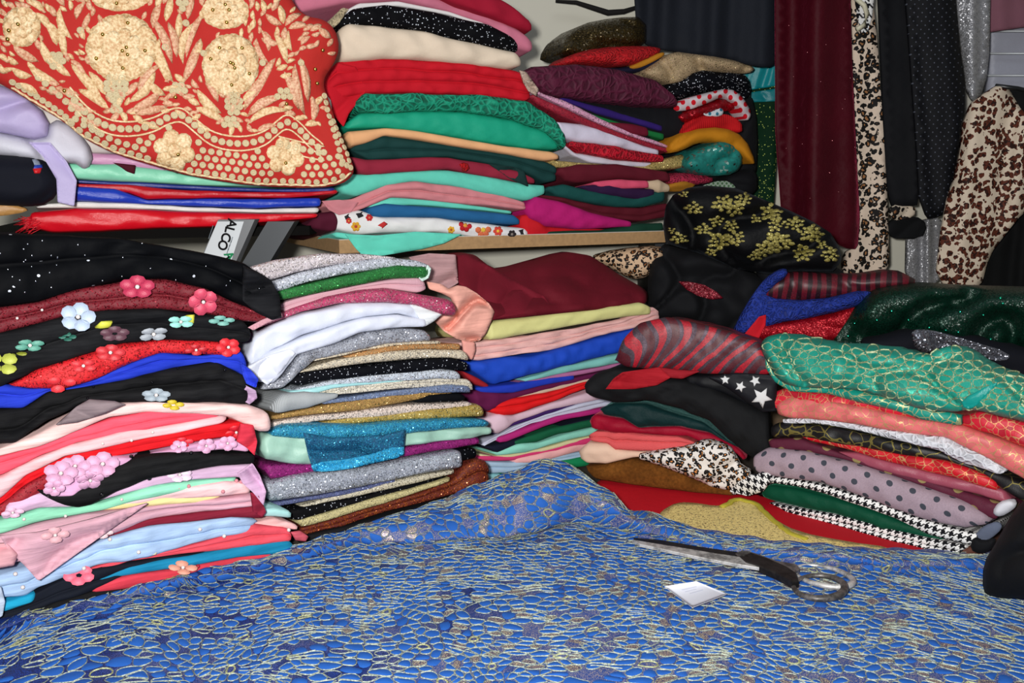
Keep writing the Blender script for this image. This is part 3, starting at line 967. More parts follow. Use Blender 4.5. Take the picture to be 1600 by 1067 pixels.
c3('red sheet tip at the left', plain('a01c26'), '720,578 745,590 765,602', '722,584 740,600 765,608', off=-.004)
c3('deep purple sheet', plain('5e0f42'), '732,608 790,614 850,601 920,584 980,572', '736,640 760,642 800,622 860,607 980,580', n=1)
c3('beige sheet', plain('c9b19a'), '790,620 860,606 920,590 980,580', '790,624 850,614 915,598 980,588')
c3('scarlet chiffon', plain('e01418'), '764,634 800,622 860,612 915,596 980,585', '762,642 780,648 800,648 860,628 910,608 980,600', n=2, off=.006)
c3('blush white chiffon', plain('dcbccb'), '752,655 775,644 800,649 860,629 920,612 960,604', '762,674 775,677 800,660 850,642 960,618', n=1)
c3('thin violet sheet', plain('3b1a5e'), '770,678 800,660 850,642 940,622', '770,681 800,665 850,647 940,626')
c3('white chiffon with layered edge', plain('c9cce0'), '755,692 800,667 850,648 910,628 960,618', '752,698 775,687 830,661 900,645 960,632', n=2)
c3('magenta chiffon', plain('b52577'), '775,684 820,668 870,650 960,633', '775,692 790,690 830,673 880,656 960,640', off=.004)
c3('navy chiffon', plain('0e1228'), '755,698 790,691 850,672 960,641', '762,702 775,706 800,697 860,676 960,650')
c3('bottle green chiffon', plain('0b5a3a'), '800,690 860,669 920,655 960,650', '800,694 835,691 870,678 960,658', off=.003)
c3('mint chiffon', plain('8fd8c4'), '770,707 810,692 840,690 920,668 960,660', '772,712 820,706 860,693 960,670')
c3('wheat coloured chiffon', plain('d9cf9f'), '745,708 770,712 820,706 900,685 960,672', '745,714 800,715 850,704 960,680')
c3('hot pink narrow sheet', plain('d63a72'), '738,712 800,712 850,702 920,682 960,675', '738,719 800,719 850,709 960,684')
c3('blush pink chiffon', plain('f0b0b0'), '800,717 850,705 925,685 960,680', '800,724 850,719 900,706 960,694', n=1)
c3('pale blue chiffon', plain('a9c4dc'), '742,720 800,722 870,712 960,696', '745,738 810,738 870,722 960,706', n=2)
c3('grass green chiffon', plain('0f8a55'), '770,742 850,724 910,712 955,712', '770,746 870,734 905,728 955,722')
c3('aqua base chiffon', plain('8cc8cf'), '755,738 810,742 870,734 940,726', '755,760 820,758 880,748 940,738')

S = ' in the velvet pile'
def c4(*a, **k): return cloth('velvet', a[0]+S, *a[1:], group='folded fabrics of the velvet pile', **k)
c4('red and grey wave patterned sequin cloth', wave_sequins(), '960,562 972,530 1000,505 1040,495 1090,505 1140,518 1185,533 1210,560', '958,566 975,572 1030,577 1090,582 1150,584 1212,588', off=.03, deep=.28, end=.03, amp=1.3, key='wave', drop=.04)
c4('black cloth printed with white stars', plain('0a0b10', .6), '1070,586 1115,584 1150,584 1214,588', '1070,600 1130,612 1165,632 1214,642', off=.012, key='stars')
c4('thick quilted black cloth', plain('090a0d', .8, .1, .5), '912,600 930,584 960,572 1010,580 1060,592 1110,602 1150,622 1205,645', '915,612 935,622 960,628 1010,622 1060,636 1110,655 1150,695 1205,740', n=1, off=.014, amp=2.2, round_=1.6, key='quilt')
c4('dark bottle green velvet', velvet('0c2f30', '6aa09a'), '935,638 960,628 1010,630 1060,647 1100,660 1140,690 1152,698', '940,646 975,652 1000,668 1030,667 1065,665 1110,675 1152,702', amp=1.6)
c4('crimson velvet', velvet('a80e2e', 'ff7088'), '920,656 930,647 975,652 1000,668 1060,667 1110,676 1145,694 1165,712', '922,668 960,675 1040,680 1075,680 1110,695 1150,706 1166,722', amp=1.3)
c4('coral ribbed knit folded double', knit('ee6264', 'Y', 160), '918,680 930,674 1000,677 1060,682 1088,692', '920,688 950,692 960,702 1000,704 1050,704 1088,699', n=2, off=.008)
c4('pale peach cloth', plain('e6c3ab'), '903,704 920,690 950,692 970,703 1010,705 1060,706', '905,712 920,721 950,723 990,714 1060,709', amp=1.3, off=.004)
c4('brown suede cloth', suede('7a4a1c'), '918,728 950,724 990,716 1040,728 1100,752 1150,768', '914,732 930,747 1000,757 1080,767 1150,774', amp=.8)

S = ' in the right pile of patterned cloths'
def c5(*a, **k): return cloth('dots', a[0]+S, *a[1:], group='folded fabrics of the right patterned pile', **k)
c5('scarlet gold corded lace', gold_lace('cc1830', 'd89a68', 85, .04, .7), '1203,616 1230,605 1330,618 1430,636 1500,650 1535,640 1640,668', '1203,640 1215,640 1270,640 1350,640 1430,652 1500,662 1560,680 1640,715', deep=.22)
c5('coral lace with gold threads', gold_lace('de6c6c', 'dca878', 85, .035, .85), '1213,630 1240,617 1300,624 1360,637 1430,653 1500,663 1560,684 1640,716', '1213,646 1240,652 1300,656 1360,666 1420,676 1480,682 1540,712 1640,770', off=.006, deep=.22)
c5('white ruffled lace', lace_relief('dcdde4', 90, .7), '1220,654 1290,649 1340,664 1420,676 1480,682 1530,704 1574,730', '1220,660 1280,661 1350,675 1420,690 1470,702 1510,725 1560,740 1574,737', off=.004, amp=2)
c5('black cloth with gold paisley', gold_lace('0c0b0d', '80753c', 38, .03, .8), '1203,670 1215,660 1290,663 1360,678 1420,692 1470,704 1520,727 1570,742 1640,765', '1205,682 1260,681 1310,692 1370,703 1430,713 1480,719 1530,737 1570,764 1640,800')
c5('red cloth with gold threads', gold_lace('c80e1e', 'd89a68', 85, .035, .75), '1250,683 1290,681 1350,697 1420,710 1480,719 1540,741 1562,755', '1262,688 1320,701 1380,718 1440,733 1500,747 1562,767', off=.004)
c5('rosy satin fold', satin('9c4a5c', .4), '1290,704 1340,706 1400,722 1450,735 1530,754 1575,768', '1290,708 1340,722 1400,740 1450,752 1530,772 1578,788', amp=1.3)
c5('plum cloth with gold dots', dotted('5c2236', '8f7f52', .055, .0078, .2, .6, .2), '1198,686 1250,684 1300,702 1340,718 1400,738 1450,752 1530,774 1580,790', '1203,700 1260,704 1320,718 1400,743 1450,760 1500,782 1540,803 1562,812', off=.004)
c5('lavender melange with grey dots', dotted('ad98a4', '3f424c', .038, .0052, .35), '1178,712 1200,698 1260,705 1330,722 1400,745 1460,766 1520,787 1548,806', '1180,728 1192,740 1230,745 1290,753 1350,773 1400,793 1450,810 1510,822 1548,818', off=.01, round_=1.3)
c5('upper houndstooth cloth', houndstooth(.0016), '1140,766 1180,747 1200,740 1240,747 1300,759 1360,778 1420,802 1480,820 1535,834', '1140,774 1185,766 1200,752 1240,758 1290,770 1340,787 1400,810 1450,832 1525,852', off=.014, key='hound1')
c5('emerald green velvet', velvet('075038', '50c898'), '1187,768 1205,756 1250,762 1310,778 1380,802 1440,826 1475,842', '1190,776 1240,788 1310,802 1380,824 1440,836 1475,846', amp=.8)
c5('lower houndstooth cloth in folds', houndstooth(.0016), '1198,784 1250,793 1320,806 1400,828 1450,840 1512,852', '1232,803 1260,818 1330,833 1380,850 1440,862 1505,864', n=2, off=.008)
c5('brown leather-like base cloth', satin('5a3326', .5), '1400,864 1470,860 1540,850', '1400,868 1470,870 1540,868')

S = ' in the shelf pile with green lace'
def cA(*a, **k): return cloth('shelf', a[0]+S, *a[1:], group='folded fabrics of the shelf pile with green lace', **k)
cA('crimson roll on top', plain('9c0f2c'), '640,-40 700,-30 760,-12 800,12 825,32 833,44', '640,-20 700,5 760,26 800,42 825,49 833,47', off=.02)
cA('dusty pink cloth sloping right', plain('c9738a'), '455,0 540,-30 640,-20 700,5 760,26 805,46 832,68', '460,22 540,6 620,2 700,18 760,40 800,74 825,83 832,76', off=.006)
cA('thin white cloth', plain('dfdcdc'), '525,26 560,5 620,2 700,18 760,38', '525,32 570,12 620,9 700,24 760,42', off=.008)
cA('black cloth with silver sparkle', sparkle_dark('0b0b0e', scale=300, thr=.22), '524,36 550,14 600,8 680,20 760,40 800,60 810,74', '526,42 570,39 640,46 700,59 770,76 810,81', off=.014, round_=1.2)
cA('cream cloth', plain('e2cfb8'), '524,52 540,38 580,40 660,50 730,67 800,82 813,94', '528,97 600,92 660,94 720,100 790,108 813,104', off=.01, round_=1.4, amp=1.2)
cA('bright red cloth in three folds', plain('c20e22'), '508,120 525,98 560,93 600,92 660,94 740,100 800,110 822,118 830,138', '505,160 540,152 580,147 640,145 700,146 760,150 820,157 830,150', n=3, off=.004, amp=1.4)
cA('green corded lace with ruffled edge', lace_relief('149070', 75, .4), '552,165 568,145 620,146 700,147 760,150 820,158 860,182 880,216', '556,176 600,178 640,174 720,174 800,187 850,207 880,238', off=.014, amp=2.4)
cA('jade green satin', plain('16a07e', .6), '540,192 560,177 640,174 720,175 800,188 850,206 872,222', '538,202 600,200 680,210 750,222 820,232 872,234', off=.004)
cA('peach orange cloth', plain('eab07e'), '538,206 600,200 660,206 720,217 790,229 860,237 874,243', '542,230 570,224 600,212 660,219 720,230 790,241 850,251 874,249', off=.01, round_=1.3)
cA('dark green cloth in two folds', plain('0f3a38'), '548,232 580,214 600,211 660,221 740,233 800,243 850,252 870,262', '552,238 575,250 640,247 700,246 760,256 810,266 850,286 870,282', n=2)
cA('dusty red chiffon with a scarlet spot', plain('8f2238'), '542,244 570,250 630,247 700,246 760,256 810,268 838,282', '555,272 575,275 620,270 700,264 740,274 800,283 838,288', off=.006, key='dusty')
cA('mint cloth above the dusty pink', plain('62ccb6'), '524,284 545,272 600,271 660,266 700,266 760,276 820,287 852,290', '528,302 555,307 600,291 640,284 700,291 760,303 820,314 852,302', off=.004)
cA('dusty pink cloth folded double', plain('cf8288'), '503,316 550,310 600,289 650,283 720,292 780,304 822,317', '520,333 545,334 580,320 610,309 660,311 740,320 822,328', n=2, off=.01, amp=1.3)
cA('thin mint sheet', plain('6cd6c0'), '575,320 610,307 680,313 740,321 802,330', '575,324 640,321 720,325 802,335')
cA('steel blue cloth', plain('1f5f92'), '573,325 600,318 640,321 720,327 800,335 813,345', '575,338 600,340 680,340 760,349 813,351', off=.012, round_=1.3)
cA('white cloth with red and yellow flower print', plain('e6e4e4'), '518,332 560,328 590,338 680,340 760,350 820,357 826,364', '518,357 560,366 600,364 680,362 740,370 800,374 826,373', off=.006, amp=1.2, key='floral')
cA('aqua cloth with an end hanging over the board', plain('6ad8c4'), '520,362 570,368 640,366 700,364 800,374', '520,370 570,378 640,374 700,374 800,378')
cA('burgundy roll end', plain('4e0c26'), '478,352 495,333 518,330 530,340', '482,356 500,360 518,362 530,358', off=.008, end=.02)
S = ' in the shelf pile with plum lace'
def cB(*a, **k): return cloth('shelf', a[0]+S, *a[1:], group='folded fabrics of the shelf pile with plum lace', **k)
cB('plum lace with glitter on top', lace_relief('52122e', 60, .6), '812,116 830,104 900,101 960,108 1020,125 1050,150 1057,160', '822,130 850,148 910,156 980,164 1057,168', off=.012, amp=1.4, round_=1.4)
cB('black cloth beside the violet band', plain('0b0c12'), '855,150 930,159 1000,166 1060,168 1068,192', '860,166 900,178 950,202 1000,216 1068,214', off=-.012)
cB('violet band', plain('2d1668'), '872,150 930,166 980,180 1036,198', '872,156 930,178 980,190 1036,206', off=.002)
cB('thin green sheet', plain('0e6a32'), '868,158 920,176 980,196 1038,210', '868,162 920,182 980,202 1038,220', off=.0)
cB('dark crimson sheet', plain('6a0c26'), '950,190 985,194 1012,200', '955,196 985,212 1012,214', off=.005)
cB('pinkish white glitter sheet', glitter('c890ac', 'f4d8e8', amount=.25), '822,133 845,145 880,157 940,187 1000,213 1047,228', '828,142 870,163 940,196 1000,219 1047,232', off=.01)
cB('crimson glitter sheet', glitter('8c0c26', 'd04060', amount=.15), '826,146 870,165 920,188 980,212 1047,233', '832,160 880,184 940,206 1000,226 1047,240', off=.008)
cB('shiny white cloth', satin('cdc6d8', .35), '862,190 910,194 960,211 1000,226 1030,234', '870,214 900,222 960,230 1030,245')
cB('red ruffled lace strip', lace_relief('c00e28', 110, .4), '888,221 930,224 980,233 1037,244', '900,238 960,249 1037,254', off=.01, amp=2)
cB('white satin under the red lace strip', satin('cfcad6'), '868,218 895,238 960,250 1040,256', '884,240 920,254 980,260 1040,262', off=.0)
cB('sheer gold net', glitter('a08a50', 'e8d890', amount=.3), '858,250 930,256 1000,258 1068,240', '862,262 930,264 1000,268 1068,262', off=-.004)
cB('maroon cloth', plain('5c0e20'), '868,263 900,257 960,256 1040,268 1048,280', '876,282 900,286 960,280 1048,284', n=1)
cB('rose pink sheet', plain('d8506e'), '925,284 970,280 1012,282', '930,292 970,296 1014,293', off=.008)
cB('dark purple sheet', plain('2a0f38'), '905,290 950,288 1000,294 1024,296', '912,300 960,308 1000,312 1022,306', off=.004)
cB('deep teal cloth', plain('0d4844'), '852,292 880,288 920,298 980,306 1038,297', '862,306 920,317 960,324 1000,324 1038,314', off=.0)
cB('beige tip', plain('c8b092'), '1005,284 1025,280 1046,290', '1005,290 1025,302 1046,300', off=.002)
cB('dark maroon cloth folded long', plain('560c1c'), '835,304 880,308 930,321 1000,325 1040,317 1058,325', '850,314 900,332 945,340 1000,346 1058,336', n=2)
cB('hot pink cloth', plain('b5166c'), '818,320 832,306 870,314 920,332 987,347', '820,338 850,354 900,358 987,354', off=.006, round_=1.3)
cB('bright red cloth tip', plain('c41420'), '808,338 825,334 850,354 900,358 960,358', '815,374 850,368 900,362 960,362', off=-.003)
cB('dark green bottom cloth', plain('0e3a2a'), '845,362 940,359 1000,349 1037,348', '845,368 940,371 1000,366 1037,358', off=.002)
cB('royal blue bottom cloth', plain('1a2a9c'), '825,371 860,364 928,367', '825,375 860,375 928,374', off=.006)

# satin layers on the left shelf
S = ' in the satin pile under the red lace'
def cL(*a, **k): return cloth('shelf_left', a[0]+S, *a[1:], group='folded satins on the left shelf', **k)
cL('cream support cloth', plain('d8d2cc'), '0,130 200,120 400,130 520,150', '0,236 200,242 400,250 520,256', n=3, off=-.01, deep=.3)
cL('lavender pink sheet', satin('c88fb4'), '120,238 180,240 300,248 430,252', '120,254 180,262 300,270 430,272', off=.0)
cL('mint satin', satin('86d6b4'), '100,256 180,256 240,263 300,272 400,276 470,278', '112,280 200,284 300,289 400,292 470,292', off=.004)
cL('upper navy satin sheet', satin('1a2878'), '105,281 200,284 300,290 430,295 525,292', '105,285 220,293 350,299 525,301')
cL('narrow red satin with ragged edge', satin('b80c1e'), '110,286 200,289 300,298 430,301 530,297', '110,290 200,301 228,312 330,309 450,309 530,303', off=.005)
cL('royal blue satin', satin('1c3cb4', .28), '112,291 180,294 230,312 330,310 450,310 503,309', '112,314 200,317 300,322 400,325 503,322', off=.002)
cL('white satin sheet', satin('d8d4d0'), '55,320 120,315 200,318 300,323 400,327 500,324', '55,325 180,325 300,330 400,333 500,332')
cL('long bright red satin with frayed end', satin('d00e20', .3), '45,332 120,325 220,327 320,331 420,334 498,333', '38,352 80,362 150,361 250,356 350,353 430,346 498,339', off=.01, key='redsatin')
# ================================================================== bundles, drapes and loose pieces
def pl(fr, label, mat, poly, **k): return pillow(fr, label, mat, poly, **k)
# middle pile top
pl('chiffon', 'large burgundy net cloth folded square on top of the chiffon pile', plain('650a1c', .8), '704,398 725,395 742,398 762,414 778,421 800,418 850,404 870,398 892,394 922,399 965,427 1005,450 1013,459 1010,474 930,484 850,492 768,500 735,470 712,435', off=-.06, bulge=.022, rim=16, tilt=.0016, amp=1.6, key='burgundy', thick=.03, sharp=True)
pl('chiffon', 'burgundy net flap folded across the left side of the burgundy net cloth', plain('700f22', .85), '706,400 730,397 760,414 800,436 850,462 860,476 830,490 768,498 742,474 716,440', off=-.01, bulge=.008, rim=18, tilt=.0012, amp=1.2, name='draped_fabric')
pl('chiffon', 'peach chiffon spilling between the silvery pile and the burgundy net', tulle('e8a898'), '668,440 690,444 702,452 716,446 728,448 745,458 764,474 773,487 768,502 760,520 750,532 735,535 715,530 695,518 680,502 682,494 696,488 712,482 706,466 690,458 672,452', off=.05, bulge=.008, rim=14, amp=2.2, crease=2, sharp=True, soft=True, name='draped_fabric', thick=.006)
pl('chiffon', 'greyish pink sheer net rising behind the green glitter cloth', tulle('b08a8c'), '640,402 672,396 712,398 716,442 700,452 668,445 650,415', off=.0, bulge=.01, rim=14, amp=1.5, name='draped_fabric', thick=.006)
pl('chiffon', 'peach chiffon corner turned down beside the royal blue chiffon', plain('e9a498'), '722,532 742,535 743,548 738,562 726,558', off=.045, bulge=.006, rim=8, name='draped_fabric')
pl('heap', 'small leopard print bundle under the end of the chipboard shelf', leopard('c8a888', '0e0a08', '8a5226', 95), '916,402 960,390 1036,384 1040,402 1014,432 988,438 952,418', off=-.02, bulge=.03, rim=22, thick=.04)
# heap behind the velvet pile
pl('heap', 'black cloth heap behind the chiffon pile', plain('0b0c10'), '1012,440 1018,400 1034,386 1100,396 1168,426 1196,440 1180,520 1140,530 1080,500 1012,500', off=.0, bulge=.045, rim=30, thick=.12, amp=2.4, sharp=True, crease=2, key='blackheap')
pl('heap', 'dark wine sequin patch showing on the black cloth heap', sequins('8a1228', 500, .4, .4, .4, .3), '1060,440 1075,440 1100,445 1120,456 1130,466 1112,468 1090,462 1072,452', off=.055, bulge=.004, rim=5, sharp=True)
pl('heap', 'black velvet cloth with gold flowers crowning the rear heap', velvet('08090c', '4a5058'), '1036,352 1040,322 1052,304 1075,293 1105,290 1150,294 1180,306 1232,328 1270,346 1298,364 1312,388 1315,408 1302,424 1255,424 1200,428 1150,420 1100,398 1040,380', off=.03, bulge=.05, rim=30, thick=.12, amp=2.2, crease=2, sharp=True, key='goldvelvet')
pl('heap', 'black cloth bunched beneath the gold flowered velvet', plain('0a0b10'), '1180,418 1240,420 1310,416 1330,440 1250,450 1190,450', off=-.03, bulge=.03, rim=15, thick=.06)
pl('heap', 'wine and black striped velvet cloth on the rear right heap', striped_sequins('6e0e20', '2a060c', None, 16, 2.5), '1186,462 1196,440 1226,424 1330,432 1400,420 1440,442 1400,458 1330,464 1270,472 1200,472', off=.07, bulge=.03, rim=20, thick=.04, amp=1.2)
pl('heap', 'royal blue gathered lace between the wine stripes and the red sequins', lace_relief('1c3490', 120, .5), '1142,524 1162,484 1188,445 1206,428 1228,418 1232,430 1206,448 1192,466 1272,472 1362,450 1356,474 1282,494 1204,506 1170,524', off=.10, bulge=.018, rim=12, thick=.02, amp=2)
pl('heap', 'red sequin cloth under the blue gathered lace', sequins('c00c22', 620, .4, .5, .4, .5), '1160,530 1180,500 1205,505 1282,493 1356,470 1340,500 1312,535 1240,540 1190,536', off=.085, bulge=.02, rim=15, thick=.06)
pl('heap', 'crumpled red chiffon corner beside the blue gathered lace', plain('c41424'), '1160,526 1186,495 1197,492 1196,508 1184,532 1168,534', off=.125, bulge=.006, rim=6, name='draped_fabric')
pl('heap', 'dark green sequin cloth heaped at the right edge', sequins('0a3a2a', 480, .3, .35, .35, .25), '1300,545 1326,505 1348,470 1380,452 1440,446 1520,452 1680,456 1680,560 1560,552 1500,538 1440,530 1370,540', off=.14, bulge=.04, rim=25, thick=.08, amp=2.8, crease=2.5, key='greensequin')
pl('heap', 'black cloth lying under the silver sequin band', plain('0c0e18'), '1330,540 1430,515 1500,520 1600,545 1690,560 1690,640 1560,600 1480,560 1400,560', off=.17, bulge=.025, rim=20, thick=.05)
pl('heap', 'silver sequin band across the black cloth', sequins('a9acb8', 420, .6, .8, .25, .2), '1424,516 1450,514 1500,528 1582,552 1570,566 1520,556 1470,540 1462,552 1436,550 1426,536', off=.215, bulge=.006, rim=8, amp=1.5)

cr = bpy.data.objects.new('wooden_crate', None); COL.objects.link(cr); cr.location = (.75, 2.1, 0)
tag(cr, 'plain wooden crate standing under the rear heap of dark cloths', 'crate')
def cbox(n, lo, hi):
    o = box(n, lo, hi, wood('6a543c'), cr); o.matrix_parent_inverse = Matrix.Translation((-.75, -2.1, 0))
for k in range(3):
    cbox('slat', (.30, 1.99, .01+k*.09), (1.25, 2.005, .085+k*.09))
    cbox('slat', (.30, 2.285, .01+k*.09), (1.25, 2.30, .085+k*.09))
for x in (.30, 1.235): cbox('end_panel', (x, 2.005, .01), (x+.015, 2.285, .265))
for k in range(3): cbox('lid_board', (.30, 1.99+k*.105, .266), (1.25, 2.09+k*.105, .278))
# teal lace over the right pile
tealm = gold_lace('0e8e7c', '3fae94', 75, .06, .8)
TL2 = pl('dots', 'lower fold of teal lace hanging over the scarlet lace', gold_lace('0e8e7c', 'c0c490', 75, .05, .8), '1196,560 1212,590 1240,604 1330,606 1395,622 1500,650 1502,665 1440,655 1395,640 1340,628 1290,614 1235,611 1212,598 1196,575', off=.03, bulge=.014, rim=12, thick=.01, amp=1.2, sharp=True, soft=True, name='draped_fabric')
TL = pl('dots', 'teal lace with gold cords draped over the right pile', tealm, '1186,542 1196,526 1215,522 1245,526 1290,537 1350,540 1400,546 1442,560 1472,541 1502,546 1535,572 1600,596 1680,630 1680,680 1600,658 1560,650 1535,642 1510,640 1490,644 1440,640 1395,624 1340,608 1290,606 1235,604 1214,592 1202,572', off=.045, bulge=.035, rim=26, thick=.02, amp=2.4, crease=1.2, soft=True, tilt=.0004, key='teal', step=6, name='draped_fabric', cat='fabric')
pl('dots', 'teal satin edge of the lace turned over', satin('0c8e84'), '1500,625 1545,602 1562,596 1540,618 1524,636 1508,640', off=.094, bulge=.004, rim=7, parent=TL, name='turned_edge')

# velvet pile odds and ends
pl('velvet', 'sheer red chiffon leaf spread over the quilted black cloth', tulle('9c0e1c', .93), '946,608 958,592 972,582 1000,578 1030,574 1048,590 1026,602 990,608', off=.062, bulge=.005, rim=12, name='draped_fabric')
pl('velvet', 'second sheer red chiffon tip under the wave patterned sequins', tulle('8c0e1c', .93), '1028,574 1060,578 1094,580 1066,592 1044,590', off=.058, bulge=.004, rim=8, name='draped_fabric')
pl('velvet', 'small white leopard print cloth crumpled on the brown suede', leopard('ddd6cf', '12100f', 'd08a4e', 110), '988,713 1030,704 1078,698 1090,690 1112,688 1140,698 1150,712 1158,728 1178,738 1160,762 1125,766 1075,744 1030,727', off=.03, bulge=.02, rim=20, amp=1.6, thick=.01)
pl('dots', 'houndstooth corner folded over the leopard cloth', houndstooth(.0017), '1140,768 1150,752 1172,742 1200,738 1206,748 1192,768 1168,775', off=.03, bulge=.01, rim=10, name='draped_fabric')
# right edge bundle
pl('front', 'plain black cloth bundle at the right edge of the table', plain('08090b', .75, .1), '1535,925 1536,880 1556,848 1575,812 1592,788 1620,765 1700,740 1700,945 1600,936 1550,934', off=.0, bulge=.05, rim=45, thick=.05, amp=1.5, floor=.004)
pl('dots', 'grey denim scrap beside the black bundle', plain('60687c'), '1520,840 1535,822 1560,814 1566,826 1548,842 1530,848', off=.02, bulge=.006, rim=8)
pl('dots', 'black scrap below the grey denim one', plain('0b0c10'), '1515,858 1520,838 1535,846 1556,840 1552,858 1530,866', off=.03, bulge=.006, rim=8)
pl('dots', 'white wadding tuft at the end of the plum dotted cloth', plain('dcdce4'), '1550,800 1560,784 1580,780 1590,790 1572,804 1558,808', off=.025, bulge=.01, rim=9, amp=2)

# draped pieces on the silvery pile
FL = pl('silver', 'cyan glitter net flap hanging over the mint satin knot', glitter('0c4c70', '48b8e0', amount=.38, alpha=.93), '474,676 520,684 600,680 634,671 631,712 590,720 540,733 490,737 482,712', off=.034, bulge=.004, rim=10, amp=1.2, name='draped_fabric', thick=.002)  # navy shadows in the net put into its darker blue
pl('silver', '_', glitter('1088b8', '60d8ff', amount=.5), '486,724 560,716 631,694 632,713 590,722 540,734 490,738', off=.042, bulge=.002, rim=6, parent=FL, name='hem')
pl('silver', 'green white edging of the emerald glitter cloth', satin('bcd0c8'), '655,434 666,424 668,413 674,420 670,434 660,440', off=.014, bulge=.003, rim=5, name='draped_fabric')
pl('silver', 'white satin end drooping at the left of the silvery pile', satin('d8dce9'), '382,575 420,556 455,545 462,552 440,580 418,602 402,590 392,592', off=.030, bulge=.01, rim=16, amp=1.4, name='draped_fabric')
pl('silver', 'white sheer corner beside the rose pink glitter roll', tulle('d8dcde'), '640,474 692,490 678,502 664,510 650,488', off=.012, bulge=.004, rim=8, name='draped_fabric')
pl('far_left', 'pink woven tip poking out beside the beaded black tulle', knit('d8a0ac'), '388,512 410,500 440,488 442,496 415,506 396,516', off=.02, bulge=.004, rim=6, name='draped_fabric')
# far left pile loose pieces
pl('far_left', 'beaded black tulle end hanging over the silvery pile', tulle('0c0d12', .9), '380,415 402,424 424,438 437,462 440,496 425,500 400,488 380,470', off=.03, bulge=.01, rim=14, amp=1.5, name='draped_fabric')
pl('far_left', 'grey sheer tulle corner spread over the peach puff', tulle('8c7c80', .8), '88,664 120,636 140,624 180,627 196,632 165,646 120,660', off=.032, bulge=.004, rim=10, name='draped_fabric')
pl('far_left', 'dusty pink tulle flap folded to a point', tulle('cfa0ae'), '0,838 60,832 140,812 232,786 190,815 130,858 60,908 40,885 12,858', off=.035, bulge=.006, rim=16, amp=1.3, name='draped_fabric', key='flap')
pl('far_left', 'lilac sheer end falling at the right of the far left pile', tulle('d0a8c8', .92), '372,740 395,724 406,742 416,768 412,790 396,770 380,756', off=.028, bulge=.005, rim=9, name='draped_fabric')
pl('far_left', 'maroon sheer point below the lilac end', tulle('8a1c34', .92), '392,770 405,772 416,800 410,808 396,800', off=.022, bulge=.003, rim=6, name='draped_fabric')
pl('far_left', 'sheer red tip above the lilac ruffle', tulle('d83448', .92), '376,662 396,664 402,690 398,712 386,700 370,690', off=.022, bulge=.004, rim=8, name='draped_fabric')
pl('far_left', 'coral sheer loop sticking out over the black base cloth', tulle('cc5866', .95), '455,832 470,830 482,838 478,846 462,844', off=.0, bulge=.005, rim=6, name='draped_fabric')
pl('far_left', 'blue ruffled net end beside the white satin', tulle('2238b8'), '376,566 392,578 404,592 400,606 386,600 380,586', off=.03, bulge=.006, rim=8, amp=2, name='draped_fabric')
pl('far_left', 'lilac net tip under the blue ruffle', tulle('b898b8'), '384,602 400,610 402,622 390,632 380,626', off=.012, bulge=.005, rim=7, name='draped_fabric')
pl('far_left', 'pale pink tulle rose at the left edge above the light blue tulle', tulle('d8a0a8'), '-30,852 10,850 28,866 22,884 0,888 -30,890', off=.035, bulge=.012, rim=12, amp=2.5, name='draped_fabric')
pl('far_left', 'pale blue white sheer corner at the left edge of the table', tulle('b8c8dc'), '-30,915 2,918 8,940 4,962 -30,985', off=.03, bulge=.006, rim=10, name='draped_fabric')

# shelf pieces
pl('shelf', 'dark green chiffon corner turned down over the dusty red one', plain('10302e'), '764,256 800,260 820,268 826,292 795,278', off=.022, bulge=.003, rim=8, name='draped_fabric')
pl('shelf', 'red cloth fold hanging at the left of the green lace', plain('c20e22'), '504,140 514,112 528,98 556,104 572,142 560,158 545,178 537,198 512,168', off=.016, bulge=.014, rim=14, amp=1.3, name='draped_fabric')
pl('shelf', 'aqua cloth end hanging over the edge of the chipboard shelf', plain('62d0ba'), '540,366 590,368 650,362 722,366 694,380 660,389 600,399 570,402 556,388', off=.048, bulge=.006, rim=10, name='draped_fabric')
pl('shelf', 'dusty pink cloth corner beside the red satin ends', plain('c98088'), '503,314 530,312 560,316 548,332 530,336 514,328', off=.024, bulge=.005, rim=9, name='draped_fabric')
pl('shelf', 'cream gold lace scrap beside the black sparkle cloth', lace_relief('b8a888', 120, .5), '508,38 535,12 545,14 530,36 520,44', off=.03, bulge=.005, rim=7, name='draped_fabric')
pl('shelf', 'beaded beige sheer end left of the plum lace', glitter('a89080', 'f0e0d0', amount=.25), '812,110 822,112 842,140 838,150 826,142 818,128', off=.03, bulge=.004, rim=6, name='draped_fabric')

# rear right shelf heap
SR = 'shelf_right'
pl(SR, 'brown gold sequin cloth topmost on the rear shelf heap', sequins('5a4a26', 420, .5, .7, .3, .12), '872,92 876,62 905,38 960,27 1010,26 1010,78 940,90', off=-.05, bulge=.05, rim=26, thick=.08, amp=1.4)
pl(SR, 'scarlet lace cloth under the brown gold sequins', lace_relief('b8121a', 110, .6), '866,104 888,86 935,74 1010,71 1040,77 1005,100 960,104 900,100', off=.0, bulge=.03, rim=14, thick=.07)
pl(SR, 'mustard sliver under the scarlet lace', plain('b87a1c'), '985,104 1010,92 1036,80 1040,86 1014,100 994,108', off=.015, bulge=.008, rim=6, thick=.05)
pl(SR, 'black blue cloth under the mustard sliver', plain('12122c'), '915,106 985,106 1036,86 1040,96 1000,116 940,112', off=-.01, bulge=.02, rim=8, thick=.06)
pl(SR, 'beige gold sheer glitter cloth under the hanging black chiffon', glitter('a08868', 'f8e0a8', amount=.25), '998,116 1030,95 1052,80 1080,84 1130,90 1182,104 1172,116 1120,112 1090,112 1074,126 1040,132', off=.02, bulge=.025, rim=16, thick=.07, amp=2)
